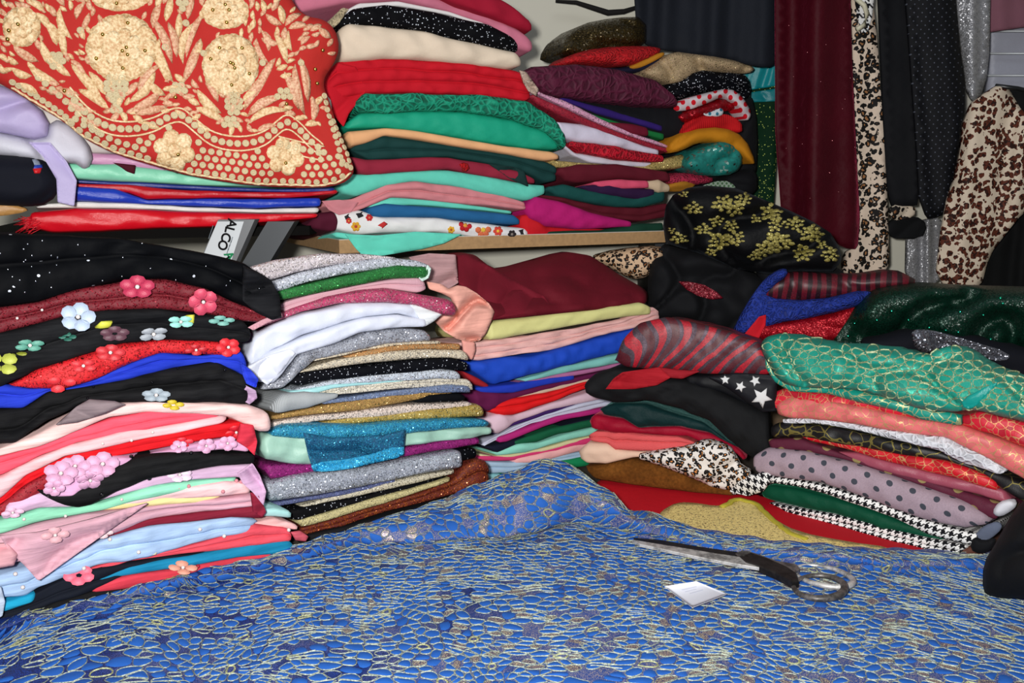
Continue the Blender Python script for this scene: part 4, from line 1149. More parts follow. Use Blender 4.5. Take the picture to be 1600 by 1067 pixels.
pl(SR, 'black crinkled cloth with silver sparkle on the rear heap', sparkle_dark('0c0d12', scale=260, thr=.3), '1036,136 1064,124 1090,108 1130,112 1162,114 1174,130 1172,158 1140,146 1090,144 1055,158', off=.01, bulge=.03, rim=18, thick=.08, amp=2.4)
pl(SR, 'cream ribbon cloth with red hearts arching over the heap', dotted('c8bcc0', 'c01020', .028, .006, .1), '1054,174 1062,158 1100,146 1140,137 1160,150 1176,178 1166,192 1152,164 1130,150 1104,162 1076,172', off=.05, bulge=.012, rim=9, thick=.04)
pl(SR, 'red sequin cloth under the cream ribbon', sequins('b00c20', 240, .3, .5, .35, .4), '1054,180 1080,170 1104,162 1130,152 1148,160 1150,172 1110,176 1070,196', off=.035, bulge=.02, rim=12, thick=.06)
pl(SR, 'red looped knit cloth above the mustard one', knit('c4161c', 'X', 60), '1062,200 1088,182 1130,176 1158,188 1162,210 1130,200 1090,204 1066,216', off=.045, bulge=.02, rim=12, thick=.06, amp=2)
pl(SR, 'mustard yellow cloth arching over the teal sequin bundle', plain('c07c10', .8), '1042,240 1048,218 1080,202 1130,198 1164,214 1182,256 1172,256 1150,236 1120,222 1092,222 1064,236', off=.06, bulge=.022, rim=12, thick=.06)
pl(SR, 'teal foil dotted bundle on the rear heap', glitter('087068', 'd8fff4', amount=.12, scale=160), '1066,256 1080,236 1104,228 1130,217 1156,232 1162,252 1150,272 1110,276 1076,268', off=.06, bulge=.035, rim=24, thick=.05, amp=2)
pl(SR, 'white and blue printed scrap inside the rear heap', dotted('c8d0d4', '2a6a80', .02, .004, .2), '1098,176 1120,166 1132,172 1128,182 1104,182', off=.05, bulge=.006, rim=6)
pl(SR, 'pink and red lace ends below the teal bundle', lace_relief('b02848', 110, .5), '1040,276 1064,268 1112,276 1116,284 1080,290 1044,290', off=.03, bulge=.015, rim=8, thick=.06)
pl(SR, 'ochre cloth end below the pink lace', plain('a8701c'), '1040,290 1062,280 1090,284 1078,298 1046,300', off=.035, bulge=.012, rim=7, thick=.05)
pl(SR, 'black cloth stack at the right end of the rear heap', plain('0a0b10'), '1085,290 1130,276 1164,262 1184,268 1184,304 1150,306 1100,298', off=.0, bulge=.04, rim=14, thick=.08)
pl(SR, 'dark cloth filling behind the rear shelf heap', plain('101014'), '1045,150 1110,130 1174,140 1186,200 1182,290 1100,300 1045,290', off=-.05, bulge=.04, rim=20, thick=.05)
pl(SR, 'pale leaf printed scrap on the black cloth stack', dotted('9fb0a0', '4a6a4a', .012, .003, .4), '1092,292 1130,280 1150,290 1148,300 1104,301', off=.045, bulge=.004, rim=6)

# ------------------------------------------------------------------ hanging garments
rail = bpy.data.objects.new('hanging_rail', None); COL.objects.link(rail); rail.location = (.9, 2.26, 1.35)
tag(rail, 'steel rail above the picture that carries the hanging garments', 'rail')
R0 = tube('rail_tube', [(.0, 2.26, 1.36), (.8, 2.26, 1.36), (2.49, 2.26, 1.36)], .012, metal('9a9c9e', .35), rail, 10); R0.matrix_parent_inverse = Matrix.Translation((-.9, -2.26, -1.35))
for x in (.5, 1.9):
    q = tube('rail_bracket', [(x, 2.26, 1.36), (x, 2.51, 1.36)], .01, metal('9a9c9e', .35), rail, 8); q.matrix_parent_inverse = Matrix.Translation((-.9, -2.26, -1.35))
H = dict(name='hanging_garment', cat='garment', thick=.012, rim=10)
pl('back', 'black chiffon hanging over the rear shelf heap', plain('151922', .8), '988,-190 1218,-190 1217,40 1217,104 1180,104 1140,92 1080,84 1040,78 1006,70 992,40', off=.10, bulge=.004, fold=(.018, 70, .05), **H)
tb1 = pl('back', 'teal foil satin box cover hanging beside the rear heap', satin('0e8a92', .35), '1158,104 1180,80 1214,80 1214,134 1160,142', off=-.02, bulge=.003, sharp=True, fold=(.006, 30, .3), **H)
pl('back', '_', satin('0c7a82', .35), '1162,146 1214,138 1214,158 1166,160', off=-.02, bulge=.003, sharp=True, parent=tb1, name='lower_flap')
pl('back', 'dark green cloth with gold flecks hanging behind the mustard arch', sparkle_dark('0c2a18', 'a8b860', 260, .22), '1140,-190 1216,-190 1216,345 1180,345 1160,300 1144,100', off=-.03, bulge=.003, fold=(.01, 60, .0), **H)
pl('back', 'long maroon sparkling velvet garment hanging in wide folds', velvet('4c0616', 'c04060', .7), '1212,-190 1326,-190 1330,60 1336,200 1346,388 1322,390 1290,366 1250,350 1214,335', off=.12, bulge=.006, fold=(.055, 120, .02), key='maroonvelvet', **H)
pl('back', 'narrow brown leopard print garment hanging right of the maroon velvet', leopard('d8c4b0', '100c0a', '9a6a42', 62), '1324,-40 1330,-60 1352,-60 1368,20 1380,200 1388,330 1390,440 1318,440 1316,396 1340,386 1336,200', off=.06, bulge=.004, fold=(.012, 40, .0), key='leo1', **H)
pl('back', 'grey checked cloth on the ivory hanger', houndstooth(.0028), '1330,-60 1366,-60 1366,18 1352,60 1340,30', off=.075, bulge=.003, **H)
pl('back', 'plain black garment hanging right of the narrow leopard print', plain('0a0b10', .8), '1366,-190 1430,-190 1436,200 1440,322 1412,322 1388,322 1382,200', off=.055, bulge=.004, fold=(.012, 60, .0), **H)
pl('back', 'leopard cuff showing below the plain black garment', leopard('c8b8a4', '100c0a', '8a5a36', 62), '1388,320 1430,320 1430,340 1392,346', off=.05, bulge=.003, **H)
pl('back', 'black cloth hem below the leopard cuff', plain('0a0b0e'), '1386,344 1430,336 1450,350 1440,374 1386,372', off=.035, bulge=.003, **H)
pl('back', 'black garment with rows of grey dots flaring to its hem', dotted('0c0d12', '50545f', .019, .0016, .1, .7), '1402,-190 1484,-190 1495,40 1512,160 1494,250 1482,335 1440,345 1432,200', off=.08, bulge=.004, fold=(.012, 60, -.1), **H)
pl('back', 'silver sequin garment hanging behind the dotted black one', sequins('b4b4b8', 420, .4, .45, .35, .55), '1484,-190 1546,-190 1548,60 1540,140 1515,165 1500,60', off=.03, bulge=.004, fold=(.014, 40, .0), key='silv1', **H)
pl('back', 'silver sequin cloth hanging low between the leopard prints', sequins('b4b4b8', 420, .4, .45, .35, .55), '1418,350 1480,335 1476,400 1464,450 1416,450', off=-.0, bulge=.004, fold=(.012, 30, .0), **H)
pl('back', 'large cream and brown leopard print garment on a black hanger', leopard('d9c8b2', '2a120c', '5c2a1a', 66, True), '1552,136 1572,130 1584,152 1600,178 1640,190 1650,300 1600,330 1568,370 1545,400 1532,455 1462,455 1476,330 1498,262 1508,170', off=.12, bulge=.012, fold=(.014, 70, .1), key='leo2', **dict(H, rim=24))
pl('back', 'black garment hanging at the right edge below the leopard one', plain('060708'), '1530,460 1544,402 1570,366 1604,326 1700,290 1700,460', off=.05, bulge=.004, fold=(.012, 60, .1), **H)
pl('back', 'black yoke of the garment on the right hanger', plain('0b0c0e'), '1555,132 1580,134 1604,140 1700,150 1700,200 1604,182 1584,158', off=.10, bulge=.004, **dict(H, cat='garment'))
hg = FR['back']
h1 = tube('clothes_hanger', hg.at(P('1338,-190 1338,-20 1340,0 1350,8 1355,22 1350,40 1338,46'), .10), .006, satin('cfc9ae', .4), sides=8)
tag(h1, 'ivory plastic hanger beside the maroon velvet', 'hanger')
h2 = tube('clothes_hanger', hg.at(P('1556,134 1590,138 1640,150 1680,170 1640,140 1636,60 1640,-190'), .118), .005, metal('18191a', .35, .0), sides=8)
tag(h2, 'black hanger carrying the large leopard print garment', 'hanger')
# wire grid panel on the wall, pink cloth above, pale boxes behind it
wg = bpy.data.objects.new('wire_grid_panel', None); COL.objects.link(wg); wg.location = (1.5, 2.4, .6)
tag(wg, 'white wire grid panel behind the garments at the right edge', 'rack')
def wwire(a_, b_, r=.003):
    o = tube('wire', [a_, b_], r, metal('b8bcc0', .4, .3), wg, 6); o.matrix_parent_inverse = Matrix.Translation((-1.5, -2.4, -.6)); return o
for i in range(9):
    x = 1.26+i*.055; wwire((x, 2.4, .55), (x, 2.4, 1.3))
for j in range(12): wwire((1.22, 2.404, .6+j*.055), (1.78, 2.404, .6+j*.055))
pl('back', 'dusty pink cloth hung over the wire grid at the top right corner', plain('8a5a68'), '1546,-60 1700,-60 1700,38 1600,42 1547,50', off=-.05, bulge=.003, fold=(.006, 60, 0), sharp=True, **dict(H, cat='fabric', name='draped_fabric'))
pl('back', 'pale plastic wrapped stack behind the wire grid', satin('a8aab8', .4), '1546,40 1700,40 1700,330 1546,330', off=-.13, bulge=.004, sharp=True, amp=.2, **dict(H, cat='package', name='wrapped_bundle', thick=.03))
tw = tube('dark_twig', hg.at(P('868,2 900,4 925,12 950,20 975,18 1000,10'), -.15), [.004, .006, .007, .008, .007, .005], plain('1c1a1a'), sides=6)
tag(tw, 'dark twisted cord hanging on the wall above the brown sequins', 'cord')

# ------------------------------------------------------------------ left shelf: bundles and the red lace
pl('shelf_left', 'lavender satin cloth at the left edge of the shelf', satin('b3a6d0', .5), '-40,126 0,132 28,144 78,182 72,222 0,206 -40,200', off=.045, bulge=.018, rim=18, thick=.03, amp=1.5)
pl('shelf_left', 'crumpled white satin cloth under the lavender one', satin('c9c8d4', .5), '-40,200 0,206 70,222 80,184 116,196 148,240 136,268 112,252 88,262 40,248 -40,240', off=.03, bulge=.02, rim=16, thick=.03, amp=2)
pl('shelf_left', 'lavender strap hanging down over the navy bundle', satin('aea2cc', .5), '44,222 78,222 104,252 120,282 116,322 90,316 88,280 68,246', off=.075, bulge=.004, rim=10, name='draped_fabric')
nb_ = pl('shelf_left', 'navy black cloth bundle with a small tricolour tab at the left edge', plain('0a0d1a'), '-40,240 0,242 60,246 86,262 95,292 78,318 40,324 -40,320', off=.045, bulge=.04, rim=28, thick=.03, amp=1.2, key='navybundle')
pl('shelf_left', 'shiny tan gold cloth at the left edge under the navy bundle', satin('b0824a', .35), '-40,314 0,315 38,324 44,331 0,338 -40,340', off=.05, bulge=.008, rim=8, thick=.03)
pl('shelf_left', 'frayed maroon scrap over the mint satin', plain('4a0c1c'), '176,254 212,258 210,272 198,268 190,262', off=.03, bulge=.002, rim=5, name='draped_fabric')
for i, (c, pp) in enumerate((('8c98a8', '50,250 56,249 62,254 64,262 55,262'), ('c0141c', '51,264 66,262 62,271 54,271'), ('1c3ca0', '54,258 66,258 66,263 52,264'))):
    conform(nb_, P(pp), 'tab', satin(c), parent=nb_)

redbase = plain('b82a24', .8)
RL = pl('shelf_left', 'red cloth heavily embroidered with gold flowers draped over the shelf pile', redbase, '-40,30 0,-30 200,-60 430,-60 448,-20 462,12 480,26 506,30 524,46 531,74 522,100 508,118 505,134 512,152 522,182 534,215 546,244 554,264 550,276 534,288 498,294 400,291 300,276 240,259 180,241 128,215 100,190 58,165 18,140 -40,110', off=.085, bulge=.02, rim=40, thick=.006, fold=(.007, 210, .5), amp=1.2, key='redlace', step=6, name='embroidered_drape')
gold = stitched('ecd2a4', 'c89c6c')
gold2 = stitched('f2deb4', 'd0a878')
leafm = stitched('e4bc98', 'c07c5c')
pearl = metal('c8aa60', .25)
rng = random.Random(5)
def flowerdisc(x, y, rx, ry, n, name='embroidered_flower', inner=True, rot=0, label=None):
    """scalloped embroidered flower: one raised disc with a petal ring on it"""
    pts = []
    for k in range(n*6):
        a = 2*PI*k/(n*6)+rot
        s = 1-.10*(1-abs(math.sin(n*(a-rot)/2)))**1.4
        pts.append((x+rx*s*math.cos(a), y+ry*s*math.sin(a)))
    f = conform(RL, pts, name, gold, lift=.0022, dome=.0012)
    if f is None: return None
    if label: f['label'] = label
    rings = [(n, .70, .31, .24)] + ([(7, .33, .27, .17)] if inner else [])
    for ri, (m, rr, pr, pw) in enumerate(rings):
        for k in range(m):
            a = 2*PI*(k+.5*ri)/m+rot
            ca, sa_ = math.cos(a), math.sin(a)
            q = []
            for b in np.linspace(0, 2*PI, 11)[:-1]:
                lr = rr+pr*.92*math.cos(b); lt = pw*math.sin(b)*(1.1+.3*math.cos(b))
                q.append((x+rx*(lr*ca-lt*sa_), y+ry*(lr*sa_+lt*ca)))
            conform(RL, q, 'petal', gold2 if (k+ri) % 2 else gold, lift=.0028+.0006*ri, dome=.0007, parent=f)
    return f
BIG = [(190, 75, 57, 54, 11), (360, 102, 45, 50, 11), (188, -6, 48, 24, 9), (352, 18, 38, 28, 9), (492, 108, 19, 36, 8), (34, 42, 30, 32, 8)]
for i, g in enumerate(BIG): flowerdisc(*g)
SM = [(272, 235, 33, 6), (446, 244, 30, 6)]
for x, y, r, n in SM:
    for k in range(n):
        a = 2*PI*k/n+.3
        cx, cy = x+r*.62*math.cos(a), y+r*.62*math.sin(a)
        q = [(cx+r*.40*math.cos(b), cy+r*.40*math.sin(b)) for b in np.linspace(0, 2*PI, 11)[:-1]]
        conform(RL, q, 'petal', gold2 if k % 2 else gold, lift=.0022, dome=.0012)
    conform(RL, [(x+r*.34*math.cos(b), y+r*.34*math.sin(b)) for b in np.linspace(0, 2*PI, 11)[:-1]], 'petal', gold, lift=.0028, dome=.0012)
for x, y in [(160, 54), (150, 91), (200, 37), (227, 80), (193, 107), (192, 80), (198, 75), (200, 86), (343, 76), (378, 76), (329, 93), (360, 98), (366, 106), (364, 100), (389, 115), (361, 133), (332, 16), (352, 8), (358, 16), (354, 35), (491, 108), (503, 78), (494, 130), (28, 38), (181, 5), (278, 241), (446, 255), (100, 142), (274, 152), (447, 162), (12, 62), (14, 48)]:
    bead(RL, x, y, 3.0, pearl)
def leaf(x0, y0, x1, y1, w):
    dx, dy = x1-x0, y1-y0
    L = math.hypot(dx, dy); ux, uy = dx/L, dy/L
    bend = rng.uniform(-.14, .14)*L
    pts = []
    for s in (1, -1):
        ks = (0, .2, .45, .7, .9, 1) if s == 1 else (.9, .7, .45, .2)
        for k in ks:
            wd = w*.64*math.sin(PI*min(1, k*.95+.03))**.75*s
            bx = bend*math.sin(k*PI)
            pts.append((x0+dx*k-uy*(wd+bx), y0+dy*k+ux*(wd+bx)))
    return conform(RL, pts, 'leaf', leafm if rng.random() < .6 else gold, lift=.0016, dome=.002)
LV = [(160,160,110,100,12),(170,172,122,140,12),(165,150,138,112,10),(150,175,100,152,10),(200,160,242,112,12),(205,170,252,140,12),(195,150,216,128,9),(210,178,262,166,10),(215,150,252,100,10),
 (270,130,243,62,12),(268,100,235,25,11),(275,90,262,35,10),(285,130,312,60,12),(285,100,302,35,10),(290,90,318,20,10),(262,130,240,92,10),(258,150,230,126,10),(278,60,280,20,9),
 (345,178,308,140,12),(350,190,305,168,11),(340,160,320,128,9),(380,172,420,112,12),(385,182,442,150,12),(378,158,404,140,9),(385,194,452,172,10),(400,150,430,90,11),
 (465,172,443,112,12),(475,180,460,100,11),(480,160,468,90,10),(488,190,486,150,10),(448,100,428,50,10),(455,80,450,48,9),(435,70,408,60,9),(420,100,400,60,8),
 (95,110,62,62,12),(90,130,45,102,12),(88,72,70,32,12),(60,97,20,72,11),(102,90,92,38,10),(50,120,18,106,10),(78,46,56,20,10),(112,62,92,12,10),(118,30,132,4,9),(60,148,28,130,10),(110,120,80,90,10),(124,150,92,140,10),
 (440,40,415,22,9),(445,40,470,22,9),(442,38,436,8,9),(450,44,480,40,9),(446,42,448,66,8),(238,44,250,4,10),(258,34,268,-6,10),(292,30,302,-8,9),(314,60,300,90,8),(408,46,420,80,9),(120,95,134,118,8),(250,60,244,92,8),
 (220,190,250,200,8),(160,196,132,184,8),(330,205,306,190,8),(400,205,432,195,8),(70,20,40,2,9),(100,10,80,-10,9),(490,165,505,150,8),(516,60,498,44,9),(140,20,128,48,8)]
for q in LV: leaf(*q)
def inpoly(x, y, P_=P('-20,30 20,-10 430,-10 470,24 520,50 522,95 508,125 512,150 498,200 445,178 410,208 350,212 300,184 262,172 200,192 130,165 60,140 -10,100')):
    return inside(np.array([[x, y]], float), P_)[0]
occ = [(x, y, max(rx, ry)) for x, y, rx, ry, n in BIG]+[((a_+c_)/2, (b_+d_)/2, math.hypot(a_-c_, b_-d_)*.36) for a_, b_, c_, d_, w in LV]
cnt = 0
for _ in range(6000):
    if cnt > 170: break
    x, y = rng.uniform(-10, 520), rng.uniform(-5, 205)
    if not inpoly(x, y): continue
    L = rng.uniform(10, 22)
    if any(math.hypot(x-a_, y-b_) < c_*.9+L*.22 for a_, b_, c_ in occ): continue
    cx = min((g[0] for g in BIG[:2]), key=lambda g: abs(g-x))
    ang = math.atan2(y-175, x-cx)+rng.uniform(-.5, .5)
    if leaf(x-L/2*math.cos(ang), y-L/2*math.sin(ang), x+L/2*math.cos(ang), y+L/2*math.sin(ang), L*.38): cnt += 1; occ.append((x, y, L*.30))
# rosettes: raised button-like discs of coiled cord, in clusters, along the wave and in rows above the hem
def ring_mesh():
    V, fs = [], []
    prof = [(1, 0), (1.0, .35), (.82, .55), (.6, .38), (.38, .36), (.22, .5), (.0, .42)]
    n = 10
    for r, z in prof[:-1]: V += [(r*math.cos(2*PI*k/n), r*math.sin(2*PI*k/n), z) for k in range(n)]
    V.append((0, 0, .42))
    for i in range(len(prof)-2):
        fs += [(i*n+k, i*n+(k+1) % n, (i+1)*n+(k+1) % n, (i+1)*n+k) for k in range(n)]
    b = (len(prof)-2)*n
    fs += [(b+k, b+(k+1) % n, len(V)-1) for k in range(n)]
    me = bpy.data.meshes.new('rosette'); me.from_pydata(V, [], fs)
    me.polygons.foreach_set('use_smooth', [True]*len(me.polygons))
    me.materials.append(stitched('fff4cc', 'dcbc88', 300)); return me
RM = ring_mesh(); nros = [0]
def rosette(x, y, px):
    h = hit(RL, x, y)
    if h is None or nros[0] >= 298: return
    r = px*(h[0]-Vector(CAM.tolist())).length/F
    o = bpy.data.objects.new('rosette', RM); COL.objects.link(o); o.parent = RL
    ax, ay, az = basis(h[1])
    o.matrix_local = Matrix.Translation(h[0]+az*.0006) @ Matrix(((ax[0], ay[0], az[0], 0), (ax[1], ay[1], az[1], 0), (ax[2], ay[2], az[2], 0), (0, 0, 0, 1))) @ Matrix.Scale(r, 4)
    nros[0] += 1
for cx, cy, cols in ((182, 136, (3, 4, 4, 3, 2)), (365, 163, (2, 3, 3, 2)), (360, 200, (2, 3)), (182, 178, (1, 2)), (279, 147, (2, 3)), (443, 156, (2, 3)), (285, 10, (2, 2, 1)), (88, 100, (2, 3, 2)), (318, 98, (1,)), (258, 88, (1,)), (126, 62, (1,)), (410, 112, (1,)), (470, 112, (1,)), (290, 50, (1,))):
    for j, m in enumerate(cols):
        for i in range(m): rosette(cx+(i-(m-1)/2)*9.6, cy-14+j*8.8, 4.9)
wave = P('96,120 130,165 165,188 200,193 240,186 264,172 284,168 302,184 330,208 370,216 410,210 435,188 448,178 468,192 486,212 500,222 512,236')
def along(line, step):
    d = np.concatenate([[0], np.cumsum(np.linalg.norm(np.diff(line, axis=0), axis=1))])
    t = np.arange(0, d[-1], step)
    return np.stack([np.interp(t, d, line[:, 0]), np.interp(t, d, line[:, 1])], -1)
sw = chaikin(wave, 2)[:-4]
w2 = sw + [0, 10]
for x, y in along(w2, 12.5): rosette(x, y, 5.2)
def cord(line, name='cord', r=.0016):
    pts = [hit(RL, x, y) for x, y in along(line, 5)]
    pts = [tuple(h[0]+h[1]*.0014) for h in pts if h is not None]
    if len(pts) > 3: return tube(name, pts, r, gold2, RL, 5)
cord(sw+[0, -1]); cord(sw+[0, 21])
hem = P('100,190 128,213 180,239 240,257 300,274 400,289 498,292 530,286 546,274')
wy = lambda x: np.interp(x, w2[:, 0], w2[:, 1])
hy = lambda x: np.interp(x, hem[:, 0], hem[:, 1])
row = 0
for j in range(9):
    for x in np.arange(112, 540, 13.2):
        xx = x+(j % 2)*6.6
        y = hy(xx)-8-j*11.2*(1+.0*xx)
        if y < wy(xx)+16: continue
        if any(math.hypot(xx-a_, y-b_) < r_+3 for a_, b_, r_, _ in SM): continue
        rosette(xx, y, 4.8)
for x, y in along(P('520,190 530,215 541,240 547,262'), 11): rosette(x, y, 4.6)
for x, y in along(P('506,150 512,178 522,208 530,236 534,262'), 11): rosette(x, y, 4.6)
hl = along(P('18,138 58,163 100,189 128,213 180,239 240,257 300,274 400,289 498,292 530,286 548,272'), 5)
hl[:, 1] -= 2+1.6*np.abs(np.sin(np.arange(len(hl))*.9))
cord(hl, 'scalloped_hem', .0022)
for x, y in along(P('20,128 60,152 96,176 118,196'), 11): rosette(x, y, 4.4)
for x, y in along(P('60,122 96,152 128,184 160,212'), 14): rosette(x, y, 4.6)

# ------------------------------------------------------------------ flowers, petals and pearls sewn on the tulles
T = THINGS
W = lambda c: satin(c, .45)
pr = satin('e6dcd8', .25); blk = satin('05050a', .15)
silverbead = metal('c8ccd4', .2)
r2 = random.Random(11)
for _ in range(46):
    x, y = r2.uniform(0, 420), r2.uniform(375, 475)
    if y < 372+max(0, x-200)*.28: continue
    bead(T['tulle1'], x, y, 1.5, silverbead)
petal_flower(T['redflowers'], 215, 449, 24, W('b03050'), 5, .3, .7, pr)
petal_flower(T['redflowers'], 317, 469, 21, W('c84862'), 5, .5, 1, pr)
for x, y in ((65, 483), (27, 498), (90, 500)): bead(T['redflowers'], x, y, 2, pr)
def pf(key, x, y, r, c, n=5, sq=.55, rot=.4, b=pr): petal_flower(T[key], x, y, r, W(c), n, rot, sq, b)
pf('pastel', 122, 499, 23, 'b4c4dc', 5, .95, .2); pf('pastel', 178, 521, 20, '5c3a46', 5, .55, .3, None); pf('pastel', 238, 520, 21, '9aa0a8', 4, .5, .6)
pf('pastel', 281, 503, 19, '8fd0c4', 4, .5, .9); pf('pastel', 345, 501, 19, '6fa89e', 4, .4, .2, None); pf('pastel', 45, 539, 19, '5a9a88', 4, .45, .5)
pf('pastel', 107, 530, 12, '2f6a5c', 4, .6, .2, None); pf('pastel', 24, 556, 16, '8c9432', 3, .4, .1, None); pf('pastel', 3, 572, 22, 'b4bc50', 4, .8, .9, None)
for pts in ('148,510 158,502 175,501 175,508 160,510', '280,498 292,494 304,494 303,504 296,504', '376,510 388,515 397,528 390,530 380,520'):
    conform(T['pastel'], P(pts), 'fabric_leaf', W('cdd04a'), .003, .003)
pf('redpetal', 172, 552, 20, 'c43038', 5, .6, .2); pf('redpetal', 355, 543, 18, 'd42a34', 5, .8, .8); pf('redpetal', 305, 546, 16, 'b8222c', 4, .5, .1); pf('redpetal', 95, 598, 20, 'd8343c', 3, .6, .2, None); pf('redpetal', 130, 572, 18, 'd03038', 4, .5, 1.0)
pf('beadblack', 245, 618, 20, '98a4ae', 5, .5, 2.8)
for x, y in ((147, 632), (137, 622), (146, 605), (237, 596), (278, 577), (350, 578), (76, 612), (44, 630)): bead(T['beadblack'], x, y, 3 if x == 147 else 2, blk)
pf('peachtulle', 270, 633, 15, 'c8b020', 4, .5, .2, None); pf('peachtulle', 165, 663, 14, 'e0bab0', 4, .4, .2, None)
for x, y in ((238, 675), (160, 693), (205, 687), (350, 664), (308, 677)): bead(T['pinkpearl'], x, y, 2.4, pr)
pf('redtulle', 230, 707, 16, 'd83a58', 4, .5, .2, None); pf('redtulle', 285, 690, 15, 'd83040', 4, .5, .2); pf('redtulle', 368, 672, 16, 'd02030', 4, .7, .2)
for x, y, s_ in ((95, 742, 22), (118, 730, 20), (160, 727, 22), (140, 745, 18), (85, 760, 14), (320, 696, 14), (355, 692, 14), (280, 700, 12)):
    pf('lilacruffle', x, y, s_, 'd8a4c4', 5, .8, s_*.7, pr)
for x, y in ((206, 715), (120, 757), (137, 757), (78, 773), (158, 771), (298, 709)): bead(T['blackroll'], x, y, 3, blk)
bead(T['lilac2'], 233, 748, 3.6, blk)
pf('lilac2', 280, 743, 18, 'eccfe4', 5, .6, .7); pf('lilac2', 20, 800, 14, 'dcb4cc', 4, .5, .3)
for x, y in ((37, 811), (102, 805), (88, 792), (190, 780)): bead(T['mint'], x, y, 2.4, pr)
for x, y in ((275, 765), (279, 764), (295, 761), (348, 767), (369, 753), (376, 754)): bead(T['palepink'], x, y, 3, satin('d88a94', .3))
pf('flap', 85, 835, 18, 'd8a4ac', 4, .6, .1); pf('dustypink', 160, 832, 14, 'e6c8cc', 4, .5, .1)
for x, y in ((172, 843), (312, 826), (216, 862), (350, 836), (35, 918), (24, 896), (130, 887)): bead(T['lightblue'], x, y, 3, pr)
pf('coral2', 225, 868, 18, 'c8b890', 4, .4, .1, None)
pf('navy', 124, 900, 20, 'f07088', 5, .7, -2.8, None)
pf('coral3', 285, 890, 20, 'e09a84', 4, .5, .2); bead(T['coral3'], 309, 885, 3, satin('a81828', .2)); bead(T['coral2'], 450, 829, 3, pr)
# stars printed on the black cloth of the velvet pile
pl('velvet', '_', plain('0b0c14', .6), '1104,589 1150,583 1214,586 1214,642 1192,644 1166,628 1136,606', off=.05, bulge=.006, rim=12, amp=.6, sharp=True, parent=T['stars'], name='corner_fold', key='starcorner')
for cx, cy, r, ro in ((1190, 621, 17, .2), (1180, 595, 9, .5), (1133, 593, 8, .9), (1157, 604, 9, .1)):
    ks = [(hit(T[q_], cx, cy)[0].y, q_) for q_ in ('starcorner', 'stars') if hit(T[q_], cx, cy)]
    for _d, key in sorted(ks):
        pts = [(cx+r*(1 if k % 2 == 0 else .45)*math.cos(ro+k*PI/5), cy+r*(1 if k % 2 == 0 else .45)*math.sin(ro+k*PI/5)) for k in range(10)]
        if hit(T[key], cx, cy) and conform(T[key], pts, 'star', plain('dcdcdc', .7, 0), .0008, .0003): break
# gold brocade flowers on the black velvet
gb = glitter('8a8038', 'ece090', amount=.5, scale=700)
for cx, cy, r in ((1068, 304, 7), (1085, 325, 13), (1130, 318, 16), (1163, 310, 12), (1148, 325, 16), (1205, 332, 17), (1180, 342, 8), (1100, 358, 12), (1062, 372, 12), (1120, 345, 11), (1142, 353, 12), (1125, 376, 17), (1150, 372, 14), (1212, 352, 12), (1240, 350, 15), (1268, 365, 18), (1216, 378, 20), (1195, 390, 15), (1255, 396, 16), (1300, 398, 15), (1180, 400, 10), (1112, 395, 9), (1050, 360, 6), (1285, 384, 8)):
    n = int(r*.9)
    for k in range(n):
        a = 2.4*k+cx; d = r*math.sqrt((k+.3)/n)
        px_, py_ = cx+d*math.cos(a), cy+d*.75*math.sin(a)
        e_ = r2.uniform(.11, .2)*r+.9
        q = [(px_+e_*math.cos(b_+a)*(1.25+.4*math.cos(b_)), py_+.7*e_*math.sin(b_+a)*(1.1+.3*math.cos(2*b_))) for b_ in np.linspace(0, 2*PI, 8)[:-1]]
        conform(T['goldvelvet'], q, 'brocade_petal', gb, .0012, .001)
# flowers printed on the white cloth of the shelf
pz = lambda c: plain(c, .8, 0)
def print_flower(x, y, r, c1_, c2_, n=6):
    for k in range(n):
        a = 2*PI*k/n+x
        q = [(x+r*.6*math.cos(a)+r*.38*math.cos(b), y+r*.6*math.sin(a)+r*.38*math.sin(b)) for b in np.linspace(0, 2*PI, 8)[:-1]]
        conform(T['floral'], q, 'printed_petal', pz(c1_), .0005, .0002)
    q = [(x+r*.3*math.cos(b), y+r*.3*math.sin(b)) for b in np.linspace(0, 2*PI, 8)[:-1]]
    conform(T['floral'], q, 'printed_petal', pz(c2_), .0008, .0002)
print_flower(727, 352, 11, 'c02028', 'e8a040'); print_flower(755, 359, 13, 'e0744c', 'e8c048'); print_flower(705, 359, 6, 'e0a830', 'b05020'); print_flower(778, 361, 8, 'd84838', 'f0c040')
print_flower(556, 354, 8, 'd8a030', 'b03828'); print_flower(577, 340, 6, 'c02428', 'e07050'); print_flower(545, 345, 5, 'c83030', 'e0a040'); print_flower(800, 366, 7, '2a2426', '8a8078')
for pts in ('590,352 600,346 606,350 597,357', '596,364 604,355 608,360 600,368', '770,356 776,350 782,358 776,364', '785,352 794,350 800,358 790,362', '538,338 545,334 548,341 540,343', '556,334 566,331 568,338 560,341', '810,360 818,358 820,368 812,370'):
    conform(T['floral'], P(pts), 'printed_leaf', pz('c03030' if 'x' in pts or pts[0] == '5' and pts[1] in '9' else '222024'), .0006, .0002)
pts = [(721, 262), (717, 257), (723, 254), (731, 256), (734, 263), (729, 268), (722, 268)]
conform(T['dusty'], pts, 'scarlet_spot', lace_relief('c01018', 200), .001, .002)
